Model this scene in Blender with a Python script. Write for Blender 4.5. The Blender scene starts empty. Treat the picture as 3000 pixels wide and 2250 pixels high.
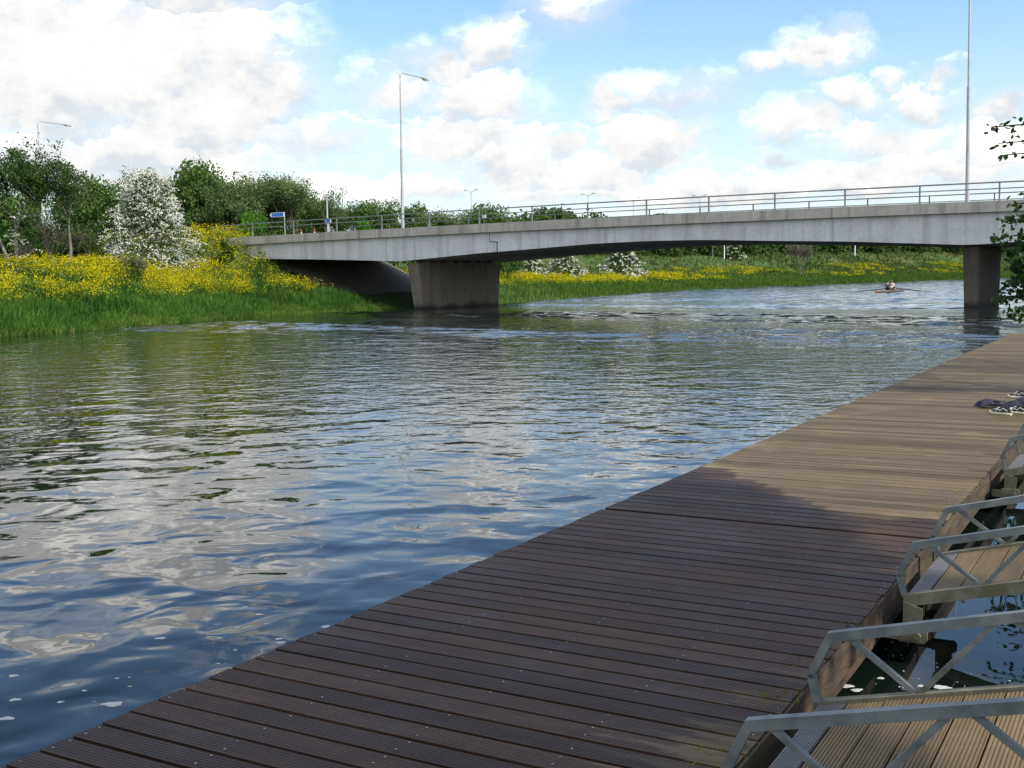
import bpy, math, random
import numpy as np
from mathutils import Vector

scene = bpy.context.scene
COL = scene.collection
rng = np.random.default_rng(7)
random.seed(7)
R = math.radians
AZ = R(30.0)                       # the river runs along azimuth 30 degrees (clockwise from +Y)
CA, SA = math.cos(AZ), math.sin(AZ)
CAM_H = 2.2
SUN_AZ, SUN_EL = R(124), R(42)
F, PITCH, ROLL = 3333.0, R(5.2), R(1.0)


def W(w, s, z=0.0):                # river frame (w to the right bank, s upstream) -> world
    return (SA * s + CA * w, CA * s - SA * w, z)


def SW(x, y):
    return (x * SA + y * CA, x * CA - y * SA)   # -> s, w


def ray(u, v):                     # viewing direction of a photograph pixel (3000 x 2250)
    x, y = (u - 1500) / F, -(v - 1125) / F
    x, y = x * math.cos(ROLL) + y * math.sin(ROLL), -x * math.sin(ROLL) + y * math.cos(ROLL)
    return (x, math.cos(PITCH) + y * math.sin(PITCH), -math.sin(PITCH) + y * math.cos(PITCH))


def on_z(u, v, z=0.0):
    d = ray(u, v); t = (z - CAM_H) / d[2]
    return (d[0] * t, d[1] * t)


def on_s(u, v, s):                 # where the ray meets the vertical plane s = const -> w, z
    d = ray(u, v); t = s / (d[0] * SA + d[1] * CA)
    return (d[0] * t * CA - d[1] * t * SA, CAM_H + d[2] * t)


# ------------------------------------------------------------------ objects
def tag(o, label=None, cat=None, group=None, kind=None):
    if label: o['label'] = label
    if cat: o['category'] = cat
    if group: o['group'] = group
    if kind: o['kind'] = kind
    return o


def empty(name, loc, rz=0.0):
    o = bpy.data.objects.new(name, None)
    COL.objects.link(o)
    o.location = loc; o.rotation_euler = (0, 0, rz)
    o.empty_display_size = 0.3
    return o


def link_mesh(name, me, mats, parent=None, loc=None, rz=0.0):
    for m in (mats if isinstance(mats, (list, tuple)) else [mats]):
        me.materials.append(m)
    o = bpy.data.objects.new(name, me)
    COL.objects.link(o)
    if parent is not None: o.parent = parent
    if loc is not None: o.location = loc
    if rz: o.rotation_euler = (0, 0, rz)
    return o


def copy_tree(o, parent=None):
    c = o.copy(); COL.objects.link(c)
    if parent is not None: c.parent = parent
    for ch in [x for x in bpy.data.objects if x.parent == o]:
        copy_tree(ch, c)
    return c


def np_mesh(name, V, Fq, k, smooth=False, mat_idx=None):
    V = np.asarray(V, dtype=np.float32).reshape(-1, 3); Fq = np.asarray(Fq, dtype=np.int32).reshape(-1, k)
    me = bpy.data.meshes.new(name)
    me.vertices.add(len(V)); me.vertices.foreach_set('co', V.ravel())
    me.loops.add(Fq.size); me.loops.foreach_set('vertex_index', Fq.ravel())
    me.polygons.add(len(Fq))
    me.polygons.foreach_set('loop_start', np.arange(0, Fq.size, k, dtype=np.int32))
    if mat_idx is not None: me.polygons.foreach_set('material_index', np.asarray(mat_idx, dtype=np.int32))
    me.polygons.foreach_set('use_smooth', np.full(len(Fq), smooth, dtype=bool))
    me.update(calc_edges=True)
    return me


class MB:
    """collects simple shapes into one mesh"""
    def __init__(self): self.v, self.f, self.m, self.sm = [], [], [], []

    def face(self, pts, m=0, smooth=False):
        b = len(self.v); self.v += [tuple(p) for p in pts]
        self.f.append(tuple(range(b, b + len(pts)))); self.m.append(m); self.sm.append(smooth)

    def raw(self, vs, fs, m=0, smooth=False):
        b = len(self.v); self.v += [tuple(p) for p in vs]
        for f in fs:
            self.f.append(tuple(b + i for i in f)); self.m.append(m); self.sm.append(smooth)

    def box(self, x0, x1, y0, y1, z0, z1, m=0):
        vs = [(x, y, z) for z in (z0, z1) for y in (y0, y1) for x in (x0, x1)]
        self.raw(vs, [(0, 2, 3, 1), (4, 5, 7, 6), (0, 1, 5, 4), (2, 6, 7, 3), (0, 4, 6, 2), (1, 3, 7, 5)], m)

    def prism(self, poly, y0, y1, m=0):          # polygon in (x,z), counter-clockwise seen from -y, extruded along y
        n = len(poly)
        vs = [(x, y0, z) for x, z in poly] + [(x, y1, z) for x, z in poly]
        fs = [tuple(range(n)), tuple(range(2 * n - 1, n - 1, -1))]
        fs += [(i, n + i, n + (i + 1) % n, (i + 1) % n) for i in range(n)]
        self.raw(vs, fs, m)

    def bar(self, a, b, wd, ht, m=0, up=(0, 0, 1)):  # rectangular bar from a to b
        a, b = Vector(a), Vector(b); d = (b - a).normalized(); u = Vector(up)
        sd = d.cross(u)
        if sd.length < 1e-4: sd = d.cross(Vector((1, 0, 0)))
        sd.normalize(); u = sd.cross(d).normalized()
        vs = []
        for p in (a, b):
            for i, j in ((-1, -1), (1, -1), (1, 1), (-1, 1)):
                vs.append(p + sd * (i * wd / 2) + u * (j * ht / 2))
        self.raw(vs, [(3, 2, 1, 0), (4, 5, 6, 7), (0, 1, 5, 4), (1, 2, 6, 5), (2, 3, 7, 6), (3, 0, 4, 7)], m)

    def tube(self, pts, rad, n=8, m=0, smooth=True, cap=True):
        pts = [Vector(p) for p in pts]
        if not isinstance(rad, (list, tuple)): rad = [rad] * len(pts)
        rings = []
        ref = None
        for i, p in enumerate(pts):
            d = (pts[min(i + 1, len(pts) - 1)] - pts[max(i - 1, 0)]).normalized()
            if ref is None:
                ref = Vector((1, 0, 0)) if abs(d.x) < 0.9 else Vector((0, 1, 0))
            a = (ref - d * ref.dot(d)).normalized(); ref = a
            c = d.cross(a)
            rings.append([p + (a * math.cos(t) + c * math.sin(t)) * rad[i] for t in [2 * math.pi * k / n for k in range(n)]])
        vs = [q for r_ in rings for q in r_]
        fs = []
        for i in range(len(pts) - 1):
            for k in range(n):
                fs.append((i * n + k, i * n + (k + 1) % n, (i + 1) * n + (k + 1) % n, (i + 1) * n + k))
        self.raw(vs, fs, m, smooth)
        if cap:
            self.face(list(reversed(rings[0])), m); self.face(rings[-1], m)

    def loft(self, rings, m=0, smooth=True, cap=True):
        n = len(rings[0]); vs = [q for r_ in rings for q in r_]; fs = []
        for i in range(len(rings) - 1):
            for k in range(n):
                fs.append((i * n + k, i * n + (k + 1) % n, (i + 1) * n + (k + 1) % n, (i + 1) * n + k))
        self.raw(vs, fs, m, smooth)
        if cap:
            self.face(list(reversed(rings[0])), m); self.face(rings[-1], m)

    def build(self, name, mats, parent=None, off=(0, 0, 0), loc=None, rz=0.0):
        me = bpy.data.meshes.new(name)
        me.from_pydata([(x - off[0], y - off[1], z - off[2]) for x, y, z in self.v], [], self.f)
        me.polygons.foreach_set('material_index', self.m)
        me.polygons.foreach_set('use_smooth', self.sm)
        me.update()
        return link_mesh(name, me, mats, parent, loc, rz)


# ------------------------------------------------------------------ materials
class NT:
    def __init__(self, tree): self.t = tree; self.n = tree.nodes; self.l = tree.links

    def node(self, typ, **kw):
        nd = self.n.new(typ)
        for k, v in kw.items(): setattr(nd, k, v)
        return nd

    def set(self, sock, val):
        if hasattr(val, 'is_linked'): self.l.new(val, sock)
        elif val is not None: sock.default_value = val

    def math(self, op, a, b=None, c=None, clamp=False):
        nd = self.node('ShaderNodeMath', operation=op, use_clamp=clamp)
        for i, x in enumerate((a, b, c)):
            if x is not None: self.set(nd.inputs[i], x)
        return nd.outputs[0]

    def smooth(self, x, lo, hi, o0=0.0, o1=1.0):
        nd = self.node('ShaderNodeMapRange', interpolation_type='SMOOTHSTEP')
        self.set(nd.inputs[0], x); nd.inputs[1].default_value = lo; nd.inputs[2].default_value = hi
        nd.inputs[3].default_value = o0; nd.inputs[4].default_value = o1
        return nd.outputs[0]

    def lin(self, x, lo, hi, o0=0.0, o1=1.0):
        nd = self.node('ShaderNodeMapRange')
        self.set(nd.inputs[0], x); nd.inputs[1].default_value = lo; nd.inputs[2].default_value = hi
        nd.inputs[3].default_value = o0; nd.inputs[4].default_value = o1
        return nd.outputs[0]

    def mix(self, fac, a, b, blend='MIX'):
        nd = self.node('ShaderNodeMix', data_type='RGBA', blend_type=blend)
        self.set(nd.inputs[0], fac)
        for s_, x in ((nd.inputs[6], a), (nd.inputs[7], b)):
            self.set(s_, x if hasattr(x, 'is_linked') else (*x[:3], 1.0))
        return nd.outputs[2]

    def noise(self, vec, scale, detail=3.0, rough=0.55, dist=0.0):
        nd = self.node('ShaderNodeTexNoise')
        if vec is not None: self.l.new(vec, nd.inputs['Vector'])
        nd.inputs['Scale'].default_value = scale; nd.inputs['Detail'].default_value = detail
        nd.inputs['Roughness'].default_value = rough; nd.inputs['Distortion'].default_value = dist
        return nd.outputs['Fac']

    def mapping(self, vec, scale=(1, 1, 1), rot=(0, 0, 0), loc=(0, 0, 0)):
        nd = self.node('ShaderNodeMapping')
        self.l.new(vec, nd.inputs['Vector'])
        nd.inputs['Location'].default_value = loc; nd.inputs['Rotation'].default_value = rot; nd.inputs['Scale'].default_value = scale
        return nd.outputs[0]

    def objco(self): return self.node('ShaderNodeTexCoord').outputs['Object']
    def pos(self): return self.node('ShaderNodeNewGeometry').outputs['Position']
    def island(self): return self.node('ShaderNodeNewGeometry').outputs['Random Per Island']


def new_mat(name):
    m = bpy.data.materials.new(name); m.use_nodes = True
    t = NT(m.node_tree); t.n.clear()
    out = t.node('ShaderNodeOutputMaterial')
    b = t.node('ShaderNodeBsdfPrincipled')
    t.l.new(b.outputs[0], out.inputs[0])
    return m, t, b


def varied(name, c1, c2, scale=4.0, rough=0.7, metal=0.0, bump=0.0, bscale=None, c3=None, vec=(1, 1, 1), isl=0.0, spec=0.5):
    """noise-varied plain surface; isl = brightness spread from one piece to the next"""
    m, t, b = new_mat(name)
    co = t.mapping(t.objco(), vec)
    n1 = t.noise(co, scale, 5, 0.6)
    col = t.mix(t.smooth(n1, 0.3, 0.7), c1, c2)
    if c3 is not None:
        n2 = t.noise(co, scale * 0.31, 4, 0.65)
        col = t.mix(t.smooth(n2, 0.52, 0.68), col, c3)
    if isl:
        k = t.lin(t.island(), 0, 1, 1 - isl, 1 + isl)
        hs = t.node('ShaderNodeHueSaturation'); t.l.new(col, hs.inputs['Color']); t.l.new(k, hs.inputs['Value']); col = hs.outputs[0]
    t.l.new(col, b.inputs['Base Color'])
    b.inputs['Roughness'].default_value = rough; b.inputs['Metallic'].default_value = metal
    b.inputs['Specular IOR Level'].default_value = spec
    if bump:
        bp = t.node('ShaderNodeBump'); bp.inputs['Strength'].default_value = 1.0; bp.inputs['Distance'].default_value = bump
        t.l.new(t.noise(co, bscale or scale * 6, 4, 0.6), bp.inputs['Height']); t.l.new(bp.outputs[0], b.inputs['Normal'])
    return m


def leafy(name, cols, trans=0.35, rough=0.6, gloss=0.0):
    """leaves: colour steps from leaf to leaf, light shining through"""
    m = bpy.data.materials.new(name); m.use_nodes = True
    t = NT(m.node_tree); t.n.clear()
    out = t.node('ShaderNodeOutputMaterial')
    rp = t.node('ShaderNodeValToRGB'); t.l.new(t.island(), rp.inputs[0])
    el = rp.color_ramp.elements
    while len(el) < len(cols): el.new(0.5)
    for i, c in enumerate(cols):
        el[i].position = i / (len(cols) - 1); el[i].color = (*c, 1)
    big = t.noise(t.objco(), 0.45, 2)
    hs = t.node('ShaderNodeHueSaturation'); t.l.new(rp.outputs[0], hs.inputs['Color'])
    t.l.new(t.lin(big, 0.3, 0.7, 0.72, 1.25), hs.inputs['Value']); t.l.new(t.lin(big, 0.3, 0.7, 0.515, 0.49), hs.inputs['Hue'])
    d = t.node('ShaderNodeBsdfPrincipled'); tr = t.node('ShaderNodeBsdfTranslucent'); mx = t.node('ShaderNodeMixShader')
    d.inputs['Roughness'].default_value = rough; d.inputs['Specular IOR Level'].default_value = gloss
    t.l.new(hs.outputs[0], d.inputs['Base Color']); t.l.new(hs.outputs[0], tr.inputs['Color'])
    mx.inputs[0].default_value = trans
    t.l.new(d.outputs[0], mx.inputs[1]); t.l.new(tr.outputs[0], mx.inputs[2]); t.l.new(mx.outputs[0], out.inputs[0])
    return m


M = {}
M['steel'] = varied('galvanised steel', (.105, .12, .12), (.19, .21, .205), 9, .5, .15, .0012, 70, c3=(.08, .085, .07))
M['steel_mossy'] = varied('weathered steel', (.10, .096, .065), (.18, .172, .12), 11, .7, .15, .001, 60, c3=(.11, .10, .055))
M['rail_paint'] = varied('railing aluminium', (.15, .16, .155), (.23, .235, .22), 3, .6, .1)
M['rail_dark'] = varied('barrier steel', (.10, .11, .12), (.16, .17, .18), 3, .6, .2)
M['lamp_steel'] = varied('lamp column steel', (.34, .36, .37), (.44, .46, .46), 2, .5, .3)
M['lamp_head'] = varied('lantern casing', (.22, .23, .23), (.32, .33, .33), 5, .5, .1)
M['lamp_glass'] = varied('lantern bowl', (.5, .52, .52), (.62, .63, .62), 5, .2)
M['sign_blue'] = varied('sign blue', (.03, .12, .48), (.05, .17, .58), 3, .4)
M['sign_white'] = varied('sign white', (.72, .74, .76), (.8, .8, .8), 3, .5)
M['sign_red'] = varied('marker red', (.30, .06, .04), (.36, .08, .05), 3, .6)
M['asphalt'] = varied('asphalt', (.045, .045, .047), (.07, .07, .07), 3, .9)
M['rope'] = varied('dark cloth', (.006, .008, .018), (.016, .02, .04), 20, .9, bump=.004, bscale=45)
M['bark'] = varied('bark', (.055, .043, .03), (.11, .09, .065), 5, .9, vec=(1, 1, .3), bump=.01, bscale=20)
M['bark_grey'] = varied('grey bark', (.12, .10, .085), (.20, .17, .145), 5, .9, vec=(1, 1, .3))
M['foam'] = varied('foam', (.30, .32, .32), (.52, .53, .52), 60, .7)
M['rubber'] = varied('rubber', (.02, .02, .02), (.035, .035, .035), 10, .8)
M['lf_dense'] = leafy('leaves deep green', [(.040, .082, .018), (.068, .130, .028), (.098, .165, .042), (.14, .205, .065)])
M['lf_willow'] = leafy('leaves grey green', [(.050, .092, .026), (.085, .14, .040), (.12, .175, .06), (.17, .22, .095)])
M['lf_bright'] = leafy('leaves bright green', [(.05, .13, .012), (.08, .19, .02), (.12, .25, .03)])
M['lf_near'] = leafy('leaves of the overhanging tree', [(.020, .052, .010), (.038, .088, .016), (.06, .122, .022)], .4, .45, .35)
M['lf_far'] = leafy('far tree leaves', [(.034, .068, .020), (.060, .104, .028), (.09, .14, .042)])
M['lf_haw'] = leafy('hawthorn leaves', [(.025, .05, .014), (.042, .075, .022), (.065, .10, .03)])
M['blossom'] = leafy('hawthorn blossom', [(.50, .52, .42), (.64, .65, .55), (.76, .76, .69)], .2)
M['grass'] = leafy('bank grass', [(.028, .082, .014), (.048, .125, .020), (.080, .165, .030), (.125, .205, .045)], .35)
M['grass_far'] = leafy('far bank grass', [(.04, .085, .014), (.065, .125, .02), (.10, .165, .032)], .3)
M['lf_shore'] = leafy('young shore grass', [(.07, .13, .016), (.11, .18, .025), (.16, .21, .04), (.20, .17, .07)], .35)
M['lf_tall'] = leafy('leaves of the tall bank trees', [(.026, .056, .014), (.046, .088, .022), (.075, .12, .035)], .3)
M['rough'] = leafy('rough meadow grass', [(.035, .07, .016), (.06, .10, .025), (.09, .12, .035), (.15, .14, .06)], .3)
M['nettle'] = leafy('dark weeds', [(.016, .045, .010), (.03, .075, .014), (.05, .10, .02)], .3)
M['flower'] = leafy('yellow rape petals', [(.34, .285, .006), (.46, .40, .010), (.55, .50, .02)], .3)
M['flower_leaf'] = leafy('rape leaves and stems', [(.035, .09, .014), (.07, .15, .025), (.11, .2, .035)], .3)
M['moss'] = leafy('moss tufts', [(.05, .09, .01), (.11, .16, .02), (.2, .22, .03)], .2)
M['skin'] = varied('skin', (.45, .27, .19), (.52, .32, .23), 8, .6)
M['navy'] = varied('navy fabric', (.018, .026, .06), (.03, .04, .085), 12, .9)
M['black_fabric'] = varied('black fabric', (.012, .012, .014), (.022, .022, .024), 12, .9)
M['white_fabric'] = varied('white fabric', (.66, .67, .68), (.78, .78, .77), 12, .9)
M['hair_dark'] = varied('dark hair', (.012, .01, .008), (.03, .022, .016), 40, .7)
M['hair_brown'] = varied('brown hair', (.09, .045, .025), (.15, .08, .045), 40, .7)
M['hull'] = varied('boat hull', (.06, .04, .028), (.10, .065, .045), 2, .4, c3=(.16, .12, .09))
M['hull_red'] = varied('orange red boat end', (.20, .05, .03), (.25, .075, .045), 2, .4)
M['oar'] = varied('oar shaft', (.035, .035, .04), (.06, .06, .065), 4, .5)
M['blade_orange'] = varied('oar blade', (.5, .2, .1), (.58, .27, .15), 4, .5)
M['shoe_black'] = varied('trainer black', (.014, .015, .022), (.03, .032, .045), 30, .6)
M['shoe_white'] = varied('trainer white', (.62, .61, .56), (.75, .74, .68), 30, .6)
M['shoe_sole'] = varied('trainer sole', (.55, .52, .38), (.66, .63, .5), 30, .7)
M['plastered'] = varied('sign back grey', (.2, .21, .22), (.28, .29, .3), 5, .6)


def concrete(name, c1, c2, streak, fine=1.0, dirt_z=None, dirt=(.05, .05, .035)):
    m, t, b = new_mat(name)
    co = t.objco()
    n1 = t.noise(t.mapping(co, (.6, .6, .6)), 1.0, 6, .62)
    col = t.mix(t.smooth(n1, .32, .68), c1, c2)
    n2 = t.noise(t.mapping(co, (2.2, 2.2, .06)), 1.0, 4, .6)          # rain streaks
    col = t.mix(t.smooth(n2, .46, .70, 0, .75), col, streak)
    n3 = t.noise(t.mapping(co, (1, 1, 1)), 9.0 * fine, 5, .7)
    hs = t.node('ShaderNodeHueSaturation'); t.l.new(col, hs.inputs['Color']); t.l.new(t.lin(n3, .25, .75, .84, 1.14), hs.inputs['Value'])
    col = hs.outputs[0]
    if dirt_z is not None:                                            # algae line above the water
        sep = t.node('ShaderNodeSeparateXYZ'); t.l.new(t.pos(), sep.inputs[0])
        edge = t.math('ADD', sep.outputs[2], t.math('MULTIPLY', t.math('SUBTRACT', n1, .5), .9))
        col = t.mix(t.smooth(edge, dirt_z, 0.0), col, dirt)
    t.l.new(col, b.inputs['Base Color']); b.inputs['Roughness'].default_value = .85
    bp = t.node('ShaderNodeBump'); bp.inputs['Distance'].default_value = .01; bp.inputs['Strength'].default_value = .6
    t.l.new(n3, bp.inputs['Height']); t.l.new(bp.outputs[0], b.inputs['Normal'])
    return m


M['fascia'] = concrete('painted concrete girder', (.54, .535, .525), (.64, .635, .62), (.42, .415, .40), .5)
M['coping'] = concrete('weathered concrete coping', (.33, .31, .27), (.43, .41, .36), (.20, .185, .15))
M['pier'] = concrete('pier concrete', (.165, .14, .102), (.225, .19, .14), (.125, .105, .078), .7, dirt_z=.6, dirt=(.02, .02, .015))
M['pier_dark'] = concrete('damp dark pier concrete', (.075, .062, .048), (.115, .095, .072), (.045, .038, .03), .7, dirt_z=.6, dirt=(.012, .012, .01))  # right pier's concrete, darker all over than the left pier's
M['abut'] = concrete('abutment concrete', (.12, .105, .085), (.18, .16, .13), (.07, .062, .05))


def decking(name, c1, c2, c3, isl=.22, rough=.5, axis=0):
    """ribbed board: long streaks along the board, a shade of its own for each board"""
    m, t, b = new_mat(name)
    co = t.objco()
    sc = (.8, 9, 1) if axis == 0 else (9, .8, 1)
    n1 = t.noise(t.mapping(co, sc), 2.0, 5, .65)
    col = t.mix(t.smooth(n1, .3, .72), c1, c2)
    n2 = t.noise(t.mapping(co, (1.1, 1.1, 1)), 1.2, 5, .65)            # worn and dusty patches
    col = t.mix(t.smooth(n2, .5, .75, 0, .75), col, c3)
    n4 = t.noise(t.mapping(co, (30, 160, 1) if axis == 0 else (160, 30, 1)), 1.0, 3, .7)
    col = t.mix(t.smooth(n4, .66, .8, 0, .5), col, tuple(min(1, x * 1.9) for x in c3))
    k = t.lin(t.island(), 0, 1, 1 - isl, 1 + isl)
    hs = t.node('ShaderNodeHueSaturation'); t.l.new(col, hs.inputs['Color']); t.l.new(k, hs.inputs['Value'])
    t.l.new(hs.outputs[0], b.inputs['Base Color'])
    t.l.new(t.lin(n2, .3, .7, rough - .08, rough + .12), b.inputs['Roughness'])
    return m


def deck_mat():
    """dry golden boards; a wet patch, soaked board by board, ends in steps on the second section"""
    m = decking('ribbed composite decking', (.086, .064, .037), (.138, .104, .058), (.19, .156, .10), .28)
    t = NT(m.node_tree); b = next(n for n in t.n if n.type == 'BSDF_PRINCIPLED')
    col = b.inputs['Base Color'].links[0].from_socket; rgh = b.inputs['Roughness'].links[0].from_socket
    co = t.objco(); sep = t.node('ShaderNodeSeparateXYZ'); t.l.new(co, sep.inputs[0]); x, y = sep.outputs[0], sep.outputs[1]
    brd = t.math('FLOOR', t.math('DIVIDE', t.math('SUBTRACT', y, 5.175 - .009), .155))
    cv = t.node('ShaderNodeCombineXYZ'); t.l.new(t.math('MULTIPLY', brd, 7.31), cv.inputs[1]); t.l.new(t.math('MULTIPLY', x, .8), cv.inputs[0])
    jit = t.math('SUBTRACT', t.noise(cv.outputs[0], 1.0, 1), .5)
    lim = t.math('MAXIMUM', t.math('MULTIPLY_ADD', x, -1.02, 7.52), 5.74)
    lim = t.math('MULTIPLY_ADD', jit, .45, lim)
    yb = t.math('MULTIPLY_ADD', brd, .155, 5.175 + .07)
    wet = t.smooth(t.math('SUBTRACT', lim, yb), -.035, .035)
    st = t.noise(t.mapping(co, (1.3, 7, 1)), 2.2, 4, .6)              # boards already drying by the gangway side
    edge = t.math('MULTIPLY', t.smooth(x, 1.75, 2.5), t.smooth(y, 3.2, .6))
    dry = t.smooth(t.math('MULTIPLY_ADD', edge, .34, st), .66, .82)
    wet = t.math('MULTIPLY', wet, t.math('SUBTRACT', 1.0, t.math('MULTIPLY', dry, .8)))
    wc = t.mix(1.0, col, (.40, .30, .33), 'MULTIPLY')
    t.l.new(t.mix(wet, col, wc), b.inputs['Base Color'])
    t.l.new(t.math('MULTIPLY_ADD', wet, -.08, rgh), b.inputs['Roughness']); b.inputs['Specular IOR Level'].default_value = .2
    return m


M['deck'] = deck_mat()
M['gang_boards'] = decking('brown ribbed gangway boards', (.115, .080, .036), (.170, .122, .056), (.22, .17, .09), .26, .6, 1)
M['gang_plate'] = varied('grey ribbed flap', (.10, .10, .105), (.15, .15, .15), 9, .6)
M['deck_beam'] = varied('weathered edge beam', (.028, .021, .016), (.092, .062, .040), 7, .8, 0, .006, 30, c3=(.055, .055, .018), vec=(1, .3, 2.2), isl=.2)
M['screw'] = varied('screw heads', (.28, .28, .27), (.42, .42, .40), 30, .5, .2)


def ground_mat(name, c1, c2, c3, s1=.35):
    m, t, b = new_mat(name)
    co = t.pos()
    n1 = t.noise(co, s1, 6, .65); n2 = t.noise(co, s1 * .17, 4, .6); n3 = t.noise(co, 6, 3, .6)
    col = t.mix(t.smooth(n1, .33, .67), c1, c2)
    col = t.mix(t.smooth(n2, .48, .66, 0, .8), col, c3)
    hs = t.node('ShaderNodeHueSaturation'); t.l.new(col, hs.inputs['Color']); t.l.new(t.lin(n3, .3, .7, .7, 1.3), hs.inputs['Value'])
    t.l.new(hs.outputs[0], b.inputs['Base Color']); b.inputs['Roughness'].default_value = .95
    b.inputs['Specular IOR Level'].default_value = .1
    bp = t.node('ShaderNodeBump'); bp.inputs['Distance'].default_value = .3; t.l.new(n1, bp.inputs['Height']); t.l.new(bp.outputs[0], b.inputs['Normal'])
    return m


M['meadow'] = ground_mat('meadow ground', (.035, .072, .018), (.06, .098, .026), (.105, .10, .042))
M['near_bank'] = ground_mat('near bank ground', (.05, .075, .025), (.08, .10, .04), (.12, .10, .06), 1.2)


def water_mat():
    m, t, b = new_mat('river water')
    b.inputs['Base Color'].default_value = (.004, .0075, .006, 1)
    b.inputs['Roughness'].default_value = .02
    b.inputs['IOR'].default_value = 1.33
    p = t.pos()
    # river frame, crests lie across the current
    q = t.mapping(p, (1, 1, 1), (0, 0, R(12)))
    rv = t.mapping(p, (1, 1, 1), (0, 0, R(30)))      # y along the river
    sep = t.node('ShaderNodeSeparateXYZ'); t.l.new(rv, sep.inputs[0])
    s_ = sep.outputs[1]
    # gusts: long streaks of ruffled water, more of them far out
    gust = t.noise(t.mapping(rv, (.03, .10, 1)), 1.0, 3, .55)
    far = t.smooth(s_, 28, 55)
    g = t.math('MULTIPLY', t.smooth(t.math('ADD', gust, t.smooth(s_, 60, 110, 0, .16)), .50, .60), far)
    mid = t.smooth(s_, 7, 20, .10, 1.0)
    near = t.smooth(s_, 5, 20, .75, 1.0)

    def height(dx, dy):
        va = t.node('ShaderNodeVectorMath', operation='ADD'); t.l.new(q, va.inputs[0]); va.inputs[1].default_value = (dx, dy, 0)
        c = t.mapping(va.outputs[0], (1.0, 1.0, 1))
        roll = t.noise(c, .82, 1.0, .5, .5); swell = t.noise(c, 1.9, 1.5, .5, .5); chop = t.noise(c, 3.6, 2.0, .5, .4); fine = t.noise(c, 7.0, 2.0, .6, .3)
        h = t.math('MULTIPLY', roll, t.math('MULTIPLY_ADD', mid, -.020, .052))
        h = t.math('MULTIPLY_ADD', swell, t.math('MULTIPLY', near, .024), h)
        h = t.math('MULTIPLY_ADD', chop, t.math('MULTIPLY', mid, .016), h)
        return t.math('MULTIPLY_ADD', fine, t.math('MULTIPLY_ADD', g, .016, t.math('MULTIPLY', mid, .003)), h)

    E_ = .03
    calm = t.math('SUBTRACT', 1.0, t.math('MULTIPLY', t.smooth(sep.outputs[0], -1.7, -1.25), t.smooth(s_, 40, 25, 0, .85)))   # sheltered between pontoon and bank
    h0 = height(0, 0); gx = t.math('DIVIDE', t.math('SUBTRACT', h0, height(E_, 0)), E_); gy = t.math('DIVIDE', t.math('SUBTRACT', h0, height(0, E_)), E_)
    cb = t.node('ShaderNodeCombineXYZ'); t.l.new(t.math('MULTIPLY', gx, calm), cb.inputs[0]); t.l.new(t.math('MULTIPLY', gy, calm), cb.inputs[1]); cb.inputs[2].default_value = 0
    vr = t.node('ShaderNodeVectorRotate', rotation_type='Z_AXIS'); t.l.new(cb.outputs[0], vr.inputs[0]); vr.inputs['Angle'].default_value = -R(12)
    ad = t.node('ShaderNodeVectorMath', operation='ADD'); t.l.new(vr.outputs[0], ad.inputs[0]); t.l.new(t.node('ShaderNodeNewGeometry').outputs['Normal'], ad.inputs[1])
    nm = t.node('ShaderNodeVectorMath', operation='NORMALIZE'); t.l.new(ad.outputs[0], nm.inputs[0])
    t.l.new(nm.outputs[0], b.inputs['Normal'])
    t.l.new(t.math('MULTIPLY_ADD', g, .02, .012), b.inputs['Roughness'])
    return m


M['water'] = water_mat()

# ------------------------------------------------------------------ terrain
SH_S = np.array([-400, -50, 0, 20, 34, 46, 54, 62, 94, 123, 187, 240, 280, 391, 487, 600, 800, 1200, 2500], float)
SH_W = np.array([-46, -43, -43, -44.5, -46.7, -51.0, -53.2, -54.8, -55.4, -61, -73.5, -71, -66, -60, -49, -25, 60, 300, 1500], float)


def hnoise(x, y):                      # cheap smooth unevenness
    return (np.sin(x * .31 + 1.3) * np.cos(y * .27 - .4) + .5 * np.sin(x * .83 + y * .61) + .3 * np.cos(x * 1.7 - y * 1.3)) / 1.8


def terrain_z(s, w):
    s = np.asarray(s, float); w = np.asarray(w, float)
    d = np.interp(s, SH_S, SH_W) - w
    near = np.interp(d, [-8, -1, 0, .8, 3, 6, 10, 15, 30, 80], [-2, -.5, .02, .25, .7, 1.45, 2.3, 2.9, 3.3, 3.5])
    far = np.interp(d, [-8, -1, 0, 1, 4, 10, 18, 26, 37, 120, 4000], [-2, -.5, .02, .3, .8, 2.0, 2.9, 4.4, 7.4, 7.6, 7.6])
    far = far * np.interp(s, [0, 260, 460], [1, 1, 1.45])
    k = np.clip((s - 96) / 30, 0, 1)
    z = near * (1 - k) + far * k
    z = z + np.clip(d / 6, 0, 1) * .16 * hnoise(s, w)
    road = np.interp(w, [-400, -160, -110, -72, -60], [3.2, 4.2, 5.4, 5.95, 6.0])
    e = road - np.maximum(0, np.abs(s - 82.6) - 8.6) / 1.8 - np.maximum(0, w + 71.5) / 2.2
    z = np.where(w < -52, np.maximum(z, np.minimum(e, road)), z)
    return z


def on_bank(u, dist, smin):
    """first point along the viewing ray of column u that lies dist metres inland of the far shore"""
    dx, dy, _ = ray(u, 790)
    for Y in np.arange(150, 1500, 1.5):
        S_, W_ = SW(dx / dy * Y, Y)
        if S_ > smin and np.interp(S_, SH_S, SH_W) - W_ > dist: return float(S_), float(W_)
    return None


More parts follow.
